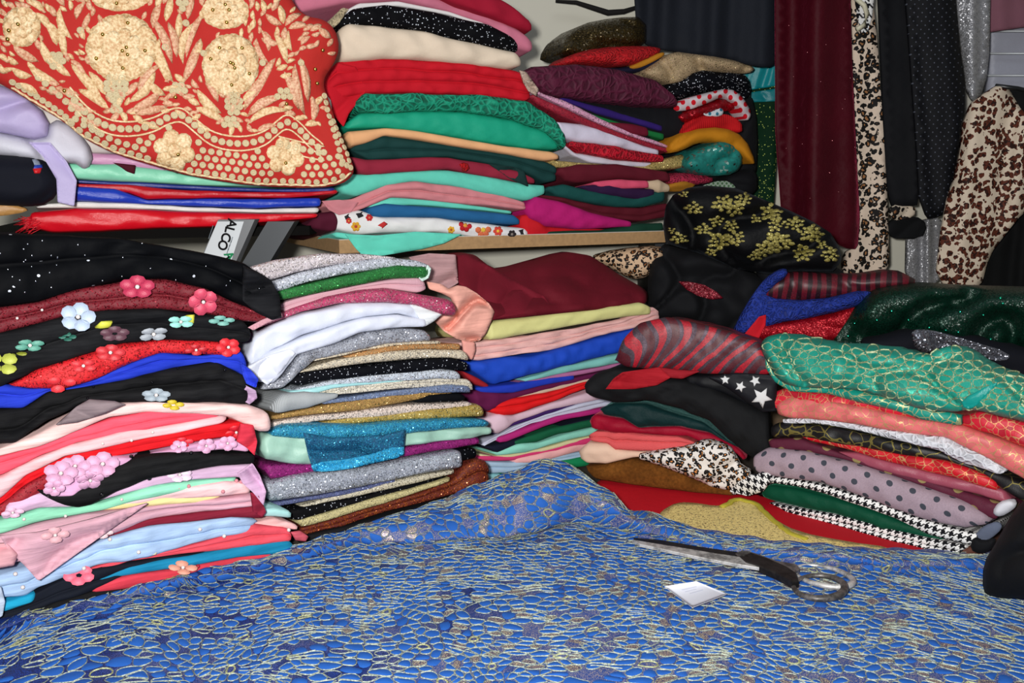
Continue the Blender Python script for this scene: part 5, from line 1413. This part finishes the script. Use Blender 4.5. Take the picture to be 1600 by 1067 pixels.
# flash glints on the green sequin cloth, put in as brighter beads
gq = metal('3ad8b0', .15); 
for x, y in ((1370, 500), (1335, 505), (1393, 486), (1500, 488), (1536, 492), (1567, 474), (1563, 466), (1325, 525), (1548, 530), (1420, 500), (1452, 512), (1478, 516), (1497, 519), (1562, 540)):
    bead(T['greensequin'], x, y, 2.2, gq, name='sequin', sink=.8)
for x, y in ((1232, 40), (1262, 82), (1290, 70), (1318, 44), (1240, 120), (1282, 128), (1246, 200), (1320, 155), (1300, 220), (1232, 180), (1254, 225), (1296, 270), (1266, 310), (1335, 230), (1316, 170), (1228, 232), (1250, 260), (1310, 300), (1276, 180), (1328, 122)):
    bead(T['maroonvelvet'], x, y, 1.0, metal('f0a0a8', .2), name='sparkle', sink=.5)
# frayed threads of the long red satin
for k in range(34):
    x = r2.uniform(40, 66); y = r2.uniform(336, 352)+ (x-40)*.3
    h = hit(T['redsatin'], max(x, 50), min(max(y, 338), 356))
    if h is None: continue
    p0 = np.array(h[0])
    dxy = np.array([r2.uniform(-.03, -.008), -.004, r2.uniform(-.022, .006)])
    tube('loose_thread', [p0, p0+dxy*.5+[0, -.003, 0], p0+dxy], .0007, satin('c41424', .4), T['redsatin'], 3)
# ================================================================== flat cloths on the table
def table_patch(label, mat, poly, z, name, cat='fabric', thick=.0035, amp=.0015, step=8, ruffle=0.0, key=None):
    pg = P(poly)
    w = on_z(chaikin(pg, 1), z)[:, :2]
    w = resample(w, .012)
    v, faces = tri_region(w, .014)
    f = waves(label, 8, .04, .2)
    Z = z + amp*(1+f(v[:, 0], v[:, 1])*2.5)
    top = np.column_stack([v, Z]); bot = np.column_stack([v, np.maximum(Z-thick, .0006)])
    nv = len(v)
    fs = list(faces)+[tuple(i+nv for i in g[::-1]) for g in faces]
    e = {}
    for g in faces:
        for i in range(3): e[(g[i], g[(i+1) % 3])] = 1
    fs += [(j, i, i+nv, j+nv) for (i, j) in e if (j, i) not in e]
    o = mesh_obj(name, np.vstack([top, bot]), fs, mat, np.vstack([v, v]))
    tag(o, label, cat)
    if key: THINGS[key] = o
    return o
table_patch('flat bright red cloth on the table below the brown suede', plain('c40a1e', .8), '930,742 1000,752 1120,770 1200,772 1300,810 1460,850 1500,870 1380,880 1150,850 1000,815 940,790', .006, 'flat_fabric', amp=.001)
table_patch('gold glitter cloth spread flat behind the shears', glitter('e6cc80', 'fff0b0', amount=.15, scale=500, metal=.05), '1020,812 1045,790 1072,784 1130,793 1150,778 1182,786 1200,806 1245,832 1320,846 1400,856 1385,872 1250,870 1120,852 1050,830', .012, 'flat_fabric', amp=.0012, key='goldcloth')
gc = THINGS['goldcloth']
ed = along(P('1128,792 1152,779 1182,787 1202,808 1232,832 1262,844'), 6)
ew = on_z(ed, .014); rr_ = random.Random(3)
ew[:, :2] += np.array([[rr_.uniform(-.002, .002), rr_.uniform(-.002, .002)] for _ in ew])
tube('frayed_edge', ew, .006, plain('b4a838'), gc, 6, flat=.5)
table_patch('yellow gold cloth corner at the lower right edge of the table', glitter('9c8440', 'e8d890', amount=.4), '1570,1090 1604,1000 1720,960 1720,1200 1560,1200', .0035, 'flat_fabric', amp=.0005)

# ------------------------------------------------------------------ the blue lace: a draped cloth, petals and cords raised on it
EDGE = P('-90,990 0,966 60,937 150,919 300,891 400,868 480,847 560,819 640,796 690,781 740,760 790,738 850,716 885,725 950,761 985,799 1025,805 1060,822 1130,842 1250,857 1400,869 1540,869 1720,885')
EZ = np.array([.015, .02, .02, .02, .03, .03, .03, .04, .05, .05, .07, .09, .115, .105, .08, .045, .028, .02, .018, .018, .018, .018, .018])
NU = 330
ex = np.linspace(-90, 1720, NU)
ey = np.interp(ex, EDGE[:, 0], EDGE[:, 1]); ez = np.interp(ex, EDGE[:, 0], EZ)
k = np.hanning(9); k /= k.sum()
sm = lambda y: np.convolve(np.concatenate([[y[0]]*4, y, [y[-1]]*4]), k, 'valid')
ey = sm(ey); ez = sm(ez)
ey = ey + 1.6*np.sin(ex*.11)+1.2*np.sin(ex*.047+1)
CR = P('-90,1010 0,990 200,935 400,893 480,873 560,850 660,848 800,836 900,812 985,828 1060,846 1130,860 1250,873 1400,885 1540,890 1720,905')
cy = np.interp(ex, CR[:, 0], CR[:, 1])
r0 = on_z(np.stack([ex, ey], -1), ez)
rm = r0 + np.array([0, .035, 0]); rm[:, 2] = np.maximum(ez-.03, .007)
ra = on_z(np.stack([ex, ey*.65+cy*.35+2], -1), ez*.82+.010)
rb = on_z(np.stack([ex, cy-2], -1), ez*.20+.016)
rc = on_z(np.stack([ex, cy+8], -1), .008)
rd = on_z(np.stack([(ex-800)*1.0+800, np.full(NU, 0.)+np.maximum(cy+40, 930)], -1), .009)
re_ = on_z(np.stack([(ex-800)*.98+800, np.full(NU, 1040.)], -1), .008)
rf = on_z(np.stack([(ex-800)*.96+800, np.full(NU, 1200.)], -1), .008)
ctrl = [rm, r0, ra, rb, rc, rd, re_, rf]
seg = [4, 14, 14, 7, 26, 34, 34]
rows = []
for i, n_ in enumerate(seg):
    p0 = ctrl[max(i-1, 0)]; p1 = ctrl[i]; p2 = ctrl[i+1]; p3 = ctrl[min(i+2, len(ctrl)-1)]
    for j in range(n_):
        t = j/n_
        l = p1*(1-t)+p2*t
        c = .5*((2*p1)+(-p0+p2)*t+(2*p0-5*p1+4*p2-p3)*t*t+(-p0+3*p1-3*p2+p3)*t**3)
        rows.append(l*.55+c*.45 if i < 4 else l)
rows.append(ctrl[-1])
G = np.stack(rows, 1)         # NU x NV x 3
NV = G.shape[1]
fb1, fb2, fb3 = waves('blue1', 10, .05, .22), waves('blue2', 10, .015, .05), waves('blue3', 6, .15, .5)
vcol = np.arange(NV)[None, :]
ampb = np.where(vcol < 40, 1.0, .55)*np.ones((NU, 1))
leftw = np.clip((700-ex)/500, 0, 1)[:, None]
G[..., 2] += (.010*fb1(G[..., 0]*.6, G[..., 1]*1.8)*(1+2*leftw) + .006*fb2(G[..., 0]*.7, G[..., 1]*1.5)*(1+.8*leftw) + .004*fb3(G[..., 0], G[..., 1]))*ampb
G[..., 2] = np.maximum(G[..., 2], .0155*(vcol < 36) + .0035*(vcol >= 36))
V = G.reshape(-1, 3)
uvb = V[:, :2]
def blue_net(gold=False):
    t = NT('metallic_mesh_ground')
    # fine gold and mauve mesh; deep blue ground towards the left third, as the cloth is woven
    co = t.co()
    s = t.n('ShaderNodeSeparateXYZ'); t.l(co, s.inputs[0])
    v = t.vor(430, 'DISTANCE_TO_EDGE'); ln = t.math('LESS_THAN', v.outputs[0], .14)
    c = t.vor(300); sp = t.n('ShaderNodeSeparateColor'); t.l(c.outputs['Color'], sp.inputs[0])
    if gold:
        t.setc(t.mix(ln, t.mix(sp.outputs[0], lin('a08c8c'), lin('dccca0')), lin('5a5670')))
        t.p(Roughness=.45, Metallic=.3)
    else:
        big = t.noise(7, 2)
        f = t.ramp(t.math('ADD', t.math('MULTIPLY', s.outputs[0], .5), big.outputs[0]), .25, .55)
        gr = t.mix(sp.outputs[0], lin('4a5c90'), lin('a89a90'))
        t.setc(t.mix(f, t.mix(ln, lin('143a90'), lin('081c50')), t.mix(ln, gr, lin('2a4488'))))
        t.p(Roughness=.6)
    t.l(t.bump(sp.outputs[1], .9, .002), t.b.inputs['Normal'])
    return t.m
BL = mesh_obj('lace_tablecloth', V, grid_faces(NU, NV), blue_net(), uvb)
tag(BL, 'royal blue lace with pale gold cords spread over the front of the table', 'fabric')
BVH_B = BVHTree.FromPolygons(V.tolist(), grid_faces(NU, NV))
# the cloth unrolled: a table from (x, length along the cloth) to places on it, so the motifs keep their size over the folds
xs = np.linspace(-1.05, 1.05, 421)
Yc = np.full((len(xs), NV), np.nan); Zc = Yc.copy()
for v_ in range(NV):
    gx = G[:, v_, 0]
    o_ = np.argsort(gx)
    Yc[:, v_] = np.interp(xs, gx[o_], G[o_, v_, 1], left=np.nan, right=np.nan)
    Zc[:, v_] = np.interp(xs, gx[o_], G[o_, v_, 2], left=np.nan, right=np.nan)
dd = np.sqrt(np.diff(Yc[:, ::-1], axis=1)**2+np.diff(Zc[:, ::-1], axis=1)**2)
dd = np.nan_to_num(dd, nan=.008)
Tc = np.concatenate([np.zeros((len(xs), 1)), np.cumsum(dd, 1)], 1)
kk = np.hanning(33); kk /= kk.sum()
Tc = np.stack([np.convolve(np.pad(Tc[:, j], 16, 'edge'), kk, 'valid') for j in range(NV)], 1)
ts = np.arange(0, 1.05, .004)
QY = np.stack([np.interp(ts, Tc[i], Yc[i, ::-1], right=np.nan) for i in range(len(xs))])
QZ = np.stack([np.interp(ts, Tc[i], Zc[i, ::-1], right=np.nan) for i in range(len(xs))])
Q = np.stack([np.broadcast_to(xs[:, None], QY.shape), QY, QZ], -1)
Nq = np.cross(np.gradient(Q, axis=0), np.gradient(Q, axis=1))
Nq /= np.linalg.norm(Nq, axis=-1, keepdims=True)+1e-12
def look(p):
    fx = (p[:, 0]-xs[0])/(xs[1]-xs[0]); ft = p[:, 1]/.004
    ok = (fx > 0) & (fx < len(xs)-2) & (ft > 0) & (ft < len(ts)-2)
    if not ok.all(): return None, None
    i, j = fx.astype(int), ft.astype(int); a_, b_ = (fx-i)[:, None], (ft-j)[:, None]
    def g(M): return M[i, j]*(1-a_)*(1-b_)+M[i+1, j]*a_*(1-b_)+M[i, j+1]*(1-a_)*b_+M[i+1, j+1]*a_*b_
    P_, N_ = g(Q), g(Nq)
    if np.isnan(P_).any(): return None, None
    N_ = np.nan_to_num(N_, nan=0.0); N_[:, 2] += 1e-6
    return P_, N_/np.linalg.norm(N_, axis=1)[:, None]
rg = random.Random(21)
STR = 1.22
X0, X1, Y0, Y1 = -1.0/STR, 1.0/STR, .02, 1.0
pts = []; kind = []; cell = .016; gridh = {}
def put(x, y, kd, r):
    key = (int(x//cell), int(y//cell))
    for i in (-1, 0, 1):
        for j in (-1, 0, 1):
            for q in gridh.get((key[0]+i, key[1]+j), ()):
                if (pts[q][0]-x)**2+(pts[q][1]-y)**2 < r*r: return False
    gridh.setdefault(key, []).append(len(pts)); pts.append((x, y)); kind.append(kd); return True
cen = []
for _ in range(900):
    cx, cy_ = rg.uniform(X0, X1), rg.uniform(Y0, Y1)
    if any(math.hypot(cx-a, cy_-b) < .062 for a, b in cen): continue
    cen.append((cx, cy_))
    if not put(cx, cy_, 2, .010): continue
    n = rg.choice((5, 6, 7, 8)); R = rg.uniform(.016, .022); ro = rg.uniform(0, 6)
    for k_ in range(n): put(cx+R*math.cos(ro+2*PI*k_/n), cy_+R*math.sin(ro+2*PI*k_/n), 1, .007)
for _ in range(50000):
    x, y = rg.uniform(X0, X1), rg.uniform(Y0, Y1)
    r = rg.choice((.0085, .011, .014, .0175))
    put(x, y, 0 if rg.random() < .74 else 3, r)
arr = np.array(pts)
def voronoi(arr):
    res = delaunay_2d_cdt([Vector(p) for p in arr.tolist()], [], [], 0, 1e-7)
    dv = np.array([[q.x, q.y] for q in res[0]]); tris = np.array([list(t_) for t_ in res[2]])
    A, B_, C_ = dv[tris[:, 0]], dv[tris[:, 1]], dv[tris[:, 2]]
    D = 2*(A[:, 0]*(B_[:, 1]-C_[:, 1])+B_[:, 0]*(C_[:, 1]-A[:, 1])+C_[:, 0]*(A[:, 1]-B_[:, 1]))+1e-12
    a2, b2, c2_ = (A**2).sum(1), (B_**2).sum(1), (C_**2).sum(1)
    cc = np.stack([(a2*(B_[:, 1]-C_[:, 1])+b2*(C_[:, 1]-A[:, 1])+c2_*(A[:, 1]-B_[:, 1]))/D, (a2*(C_[:, 0]-B_[:, 0])+b2*(A[:, 0]-C_[:, 0])+c2_*(B_[:, 0]-A[:, 0]))/D], -1)
    cells = [[] for _ in range(len(dv))]
    for ti, t_ in enumerate(tris):
        for q in t_: cells[q].append(ti)
    return dv, cc, cells, res[3]
dv, cc, cells, orig = voronoi(arr)
PV, PF, CV, CF, GV, GF = [], [], [], [], [], []
warp = waves('warp', 6, .08, .3); warp2 = waves('warp2', 6, .08, .3)
MV, MF = [], []
def strip(Vt, Ft, L3, N3, w, h=.0014):
    n = len(L3); b = len(Vt)
    tg = np.roll(L3, -1, 0)-np.roll(L3, 1, 0); tg /= np.linalg.norm(tg, axis=1)[:, None]+1e-9
    sd = np.cross(tg, N3)*w
    for a_, m_, c_ in zip(L3-sd+N3*.0003, L3+N3*h, L3+sd+N3*.0003): Vt += [tuple(a_), tuple(m_), tuple(c_)]
    for i in range(n):
        j = (i+1) % n
        Ft += [(b+3*i, b+3*j, b+3*j+1, b+3*i+1), (b+3*i+1, b+3*j+1, b+3*j+2, b+3*i+2)]
for ci, cl in enumerate(cells):
    if len(cl) < 3: continue
    kd = kind[orig[ci][0]] if orig[ci] else 0
    c = dv[ci]; poly = cc[cl]
    if np.abs(poly-c).max() > .03: continue
    ang = np.arctan2(poly[:, 1]-c[1], poly[:, 0]-c[0]); poly = poly[np.argsort(ang)]
    if kd == 3 and rg.random() < .3: continue
    sh = {0: rg.uniform(.88, .98), 1: .95, 2: .72, 3: .85}[kd]
    poly = chaikin(c+(poly-c)*sh, 1)
    ax_ = math.atan2(cen[0][1], 1)+3*warp(c[0]*3, c[1]*3)*2
    dr = (poly-c)@np.array([math.cos(ax_), math.sin(ax_)])
    poly = c+(poly-c)+np.outer(np.sin(dr*260)*.0012, [-math.sin(ax_), math.cos(ax_)])
    poly = resample(poly, .0034)
    if len(poly) > 18: poly = poly[::2]
    q2 = poly+np.stack([warp(poly[:, 0], poly[:, 1])*.05, warp2(poly[:, 0], poly[:, 1])*.035], -1)
    q2 = np.vstack([q2, q2.mean(0)])*[STR, 1]
    L3, N3 = look(q2)
    if L3 is None: continue
    if np.linalg.norm(L3-L3[-1], axis=1).max() > .045: continue
    n = len(poly)
    if kd in (0, 1):
        b = len(PV); L0 = L3; sk = rg.uniform(.0, .13); L3 = L3*(1-sk)+L3[-1]*sk
        PV += [tuple(v_) for v_ in L3[:-1]+N3[:-1]*.0004]+[tuple(v_) for v_ in (L3[:-1]*.88+L3[-1]*.12)+N3[:-1]*.0011]+[tuple(L3[-1]+N3[-1]*.0016)]
        for i in range(n):
            j = (i+1) % n
            PF += [(b+i, b+j, b+n+j, b+n+i), (b+n+i, b+n+j, b+2*n)]
        L3 = L0
    if kd == 3 and c[0] > -.35+.25*math.sin(c[1]*9) and rg.random() < .8:
        b = len(MV); MV += [tuple(v_) for v_ in L3[:-1]+N3[:-1]*.0006]+[tuple(L3[-1]+N3[-1]*.0009)]
        MF += [(b+i, b+(i+1) % n, b+n) for i in range(n)]
    if kd == 2: strip(GV, GF, L3[:-1], N3[:-1], .0016*rg.uniform(.6, 1.3), .0016)
    elif rg.random() < .85: strip(CV, CF, L3[:-1], N3[:-1], .00050*rg.uniform(.6, 1.7), .0015)
# feathered sprays of fine cord
for _ in range(230):
    c = np.array([rg.uniform(-.95, .95), rg.uniform(.03, .95)]); a0 = rg.uniform(-.7, .7)+(PI if rg.random() < .5 else 0); cv = rg.uniform(-25, 25)
    for j in range(rg.choice((2, 3, 3, 4, 5))):
        m_ = 9; tt = np.linspace(0, rg.uniform(.025, .05), m_)
        an = a0+(j-2)*.2+cv*tt
        q2 = c+np.stack([1.15*np.cumsum(np.cos(an))*tt[1], np.cumsum(np.sin(an))*tt[1]], -1)+np.array([-math.sin(a0), math.cos(a0)])*(j-2)*.0048
        L3, N3 = look(q2)
        if L3 is None or np.linalg.norm(L3-L3[0], axis=1).max() > .08: continue
        tg = np.gradient(L3, axis=0); tg /= np.linalg.norm(tg, axis=1)[:, None]+1e-9
        sd = np.cross(tg, N3)*.00045; b = len(CV)
        for a_, mm, c_ in zip(L3-sd+N3*.0012, L3+N3*.0024, L3+sd+N3*.0012): CV += [tuple(a_), tuple(mm), tuple(c_)]
        for i in range(m_-1): CF += [(b+3*i, b+3*i+3, b+3*i+4, b+3*i+1), (b+3*i+1, b+3*i+4, b+3*i+5, b+3*i+2)]
pm = plain('245eb4', .8, .1)
def cordmat(c, c2):
    t = NT('metallic_cord')
    n = t.noise(330, 2)
    t.setc(t.mix(t.ramp(n.outputs[0], .35, .65), lin(c2), lin(c)))
    t.p(Metallic=.12, Roughness=.5)
    t.l(t.bump(n.outputs[0], .8, .002), t.b.inputs['Normal'])
    return t.m
o = mesh_obj('open_mesh', MV, MF, blue_net(True), parent=BL); o['kind'] = 'stuff'
o = mesh_obj('petal_embroidery', PV, PF, pm, parent=BL); o['kind'] = 'stuff'
o = mesh_obj('gold_cord', CV, CF, cordmat('a8b09c', '6c7874'), parent=BL, smooth=False); o['kind'] = 'stuff'
o = mesh_obj('flower_centre', GV, GF, cordmat('b8bc8c', '80845f'), parent=BL, smooth=False); o['kind'] = 'stuff'

# teal lace: gold cords raised on it, laid out the same way
TLo = THINGS['teal']
tp_ = []; r5 = random.Random(9)
poly_t = P('1188,545 1200,528 1245,528 1350,542 1440,562 1472,545 1500,548 1600,598 1640,612 1640,660 1600,655 1530,645 1500,660 1395,638 1290,612 1235,606 1212,594')
for _ in range(9000):
    x, y = r5.uniform(1180, 1650), r5.uniform(520, 670)
    if all(((x-a)/14)**2+((y-b)/8.5)**2 > 1 for a, b in tp_): tp_.append((x, y))
dv, cc, cells, orig = voronoi(np.array(tp_)*[1, 1.5])
Vt, Ft = [], []
for ci, cl in enumerate(cells):
    if len(cl) < 3: continue
    c = dv[ci]; poly = cc[cl]
    if np.abs(poly-c).max() > 40: continue
    poly = poly[np.argsort(np.arctan2(poly[:, 1]-c[1], poly[:, 0]-c[0]))]
    poly = c+(poly-c)*r5.uniform(.8, .93)
    poly = chaikin(poly, 1)/[1, 1.5]
    Hs = [hit(TLo, x, y) for x, y in poly]
    if any(h is None for h in Hs): continue
    if max((h[0]-Hs[0][0]).length for h in Hs) > .06: continue
    n = len(Hs); b = len(Vt); w = .0006
    for i, (loc, nor) in enumerate(Hs):
        tg = (Hs[(i+1) % n][0]-Hs[i-1][0])
        tg = tg.normalized() if tg.length > 1e-9 else Vector((1, 0, 0))
        sd = tg.cross(nor).normalized()
        Vt += [tuple(loc-sd*w+nor*.0003), tuple(loc+nor*.0022), tuple(loc+sd*w+nor*.0003)]
    for i in range(n):
        j = (i+1) % n
        Ft += [(b+3*i, b+3*j, b+3*j+1, b+3*i+1), (b+3*i+1, b+3*j+1, b+3*j+2, b+3*i+2)]
o = mesh_obj('gold_cord', Vt, Ft, cordmat('c8cca4', '8c9a70'), parent=TLo, smooth=False); o['kind'] = 'stuff'

# ------------------------------------------------------------------ the shears
def surf(x, y):
    up = Vector((0, 0, -1))
    loc, nor, i_, d_ = BVH_B.ray_cast(Vector((x, y, .5)), up)
    return loc.z if loc is not None else .008
SHZ = .022
SH = bpy.data.objects.new('tailor_shears', None); COL.objects.link(SH)
sp0 = on_z(np.array([1195., 888.]), SHZ)
SH.location = sp0
tag(SH, 'large worn steel tailor shears lying on the blue lace', 'scissors')
inv = Matrix.Translation(-Vector(sp0.tolist()))
steel = metal('d4d2ce', .4, .45, .15); dark = metal('2c2826', .4, .5, .3); worn = metal('85807c', .35, .6, .25)
def slab(name, px, z0, z1, mat, bev=.0012, label=None):
    w = on_z(np.asarray(px, float), (z0+z1)/2)[:, :2]
    c = w.mean(0); n = len(w)
    ins = w+(c-w)*0
    d = c-w; d /= np.linalg.norm(d, axis=1)[:, None]; ins = w+d*bev
    V = [(*p, z0) for p in w]+[(*p, z1-bev) for p in w]+[(*p, z1) for p in ins]
    fs = [tuple(range(n))[::-1]]+[(i, (i+1) % n, n+(i+1) % n, n+i) for i in range(n)]+[(n+i, n+(i+1) % n, 2*n+(i+1) % n, 2*n+i) for i in range(n)]+[tuple(range(2*n, 3*n))]
    o = mesh_obj(name, V, fs, mat, parent=SH, smooth=False); o.matrix_parent_inverse = inv
    if label: o['label'] = label
    return o
slab('blade', P('988,845 1010,849 1060,857 1120,867 1160,873 1190,881 1186,889 1150,883 1100,874 1040,861 1000,852'), SHZ-.002, SHZ+.003, steel, .0008, 'bright upper blade')
slab('blade', P('990,842 1030,845 1100,857 1150,864 1178,872 1160,882 1100,872 1030,855 1000,850'), SHZ-.007, SHZ-.0025, dark, .0008, 'dark lower blade')
slab('shank', P('1155,873 1172,868 1200,877 1230,890 1244,900 1248,912 1238,914 1212,900 1186,889 1165,882'), SHZ-.006, SHZ+.005, dark, .002, 'black enamelled shank')
slab('shank', P('1148,868 1160,862 1180,868 1215,880 1246,886 1250,892 1236,900 1200,890 1160,878'), SHZ-.010, SHZ-.001, worn, .002)
pv = on_z(np.array([1163., 872.]), SHZ+.005)
q = tube('pivot_screw', [pv, pv+[0, 0, .004]], .007, worn, SH, 12); q.matrix_parent_inverse = inv
q = tube('pivot_slot', [pv+[-.005, 0, .0042], pv+[.005, 0, .0042]], .0009, dark, SH, 5); q.matrix_parent_inverse = inv
def loop(name, c, rx, ry, rot, r, z, mat, squash=.8):
    n = 40; a = np.linspace(0, 2*PI, n, endpoint=False)
    x = rx*np.cos(a); y = ry*np.sin(a)
    px = np.stack([c[0]+x*math.cos(rot)-y*math.sin(rot), c[1]+x*math.sin(rot)+y*math.cos(rot)], -1)
    w = on_z(px, z+.004*np.sin(a+1))
    rr = r*(1+.28*np.cos(a-.5))
    o = tube(name, w, rr, mat, SH, 12, closed=True, flat=squash); o.matrix_parent_inverse = inv; return o
loop('handle_loop', (1280, 917), 40, 18, .03, .0046, SHZ-.001, worn, .9)['label'] = 'front finger loop'
loop('handle_loop', (1287, 900), 47, 14.5, .2, .0040, SHZ-.007, steel, .9)['label'] = 'brighter rear finger loop'

# ------------------------------------------------------------------ the paper tag
def tagpt(u, v):
    a = np.array([1038., 916.]); b = np.array([1088., 908.]); c = np.array([1136., 928.]); d = np.array([1082., 949.])
    return (a*(1-u)+d*u)*(1-v)+(b*(1-u)+c*u)*v
NN = 12; V = []
for i in range(NN):
    for j in range(NN):
        u, v = i/(NN-1), j/(NN-1)
        z = .018+.006*(2*u-1)**2+.002*v
        V.append(on_z(tagpt(u, v), z))
V = np.array(V); Vb = V-np.array([0, 0, .0006])
f = grid_faces(NN, NN); nn = NN*NN
fs = f+[tuple(i+nn for i in g[::-1]) for g in f]
bd = [i*NN for i in range(NN)]+[(NN-1)*NN+j for j in range(1, NN)]+[i*NN+NN-1 for i in range(NN-2, -1, -1)]+[j for j in range(NN-2, 0, -1)]
fs += [(bd[k_], bd[(k_+1) % len(bd)], bd[(k_+1) % len(bd)]+nn, bd[k_]+nn) for k_ in range(len(bd))]
pt = mesh_obj('paper_tag', np.vstack([V, Vb]), fs, painted('e2e4ee', .6, .02))
tag(pt, 'small white curled paper tag lying on the blue lace by the shears', 'paper')
for u0, u1, v0, v1 in ((.25, .3, .3, .75), (.36, .40, .3, .65), (.47, .51, .35, .75)):
    q = []
    for u, v in ((u0, v0), (u1, v0), (u1, v1), (u0, v1)):
        q.append(on_z(tagpt(u, v), .018+.006*(2*u-1)**2+.002*v+.0006))
    mesh_obj('faint_line', q, [(0, 1, 2, 3)], painted('cdd0de', .6, 0), parent=pt, smooth=False)
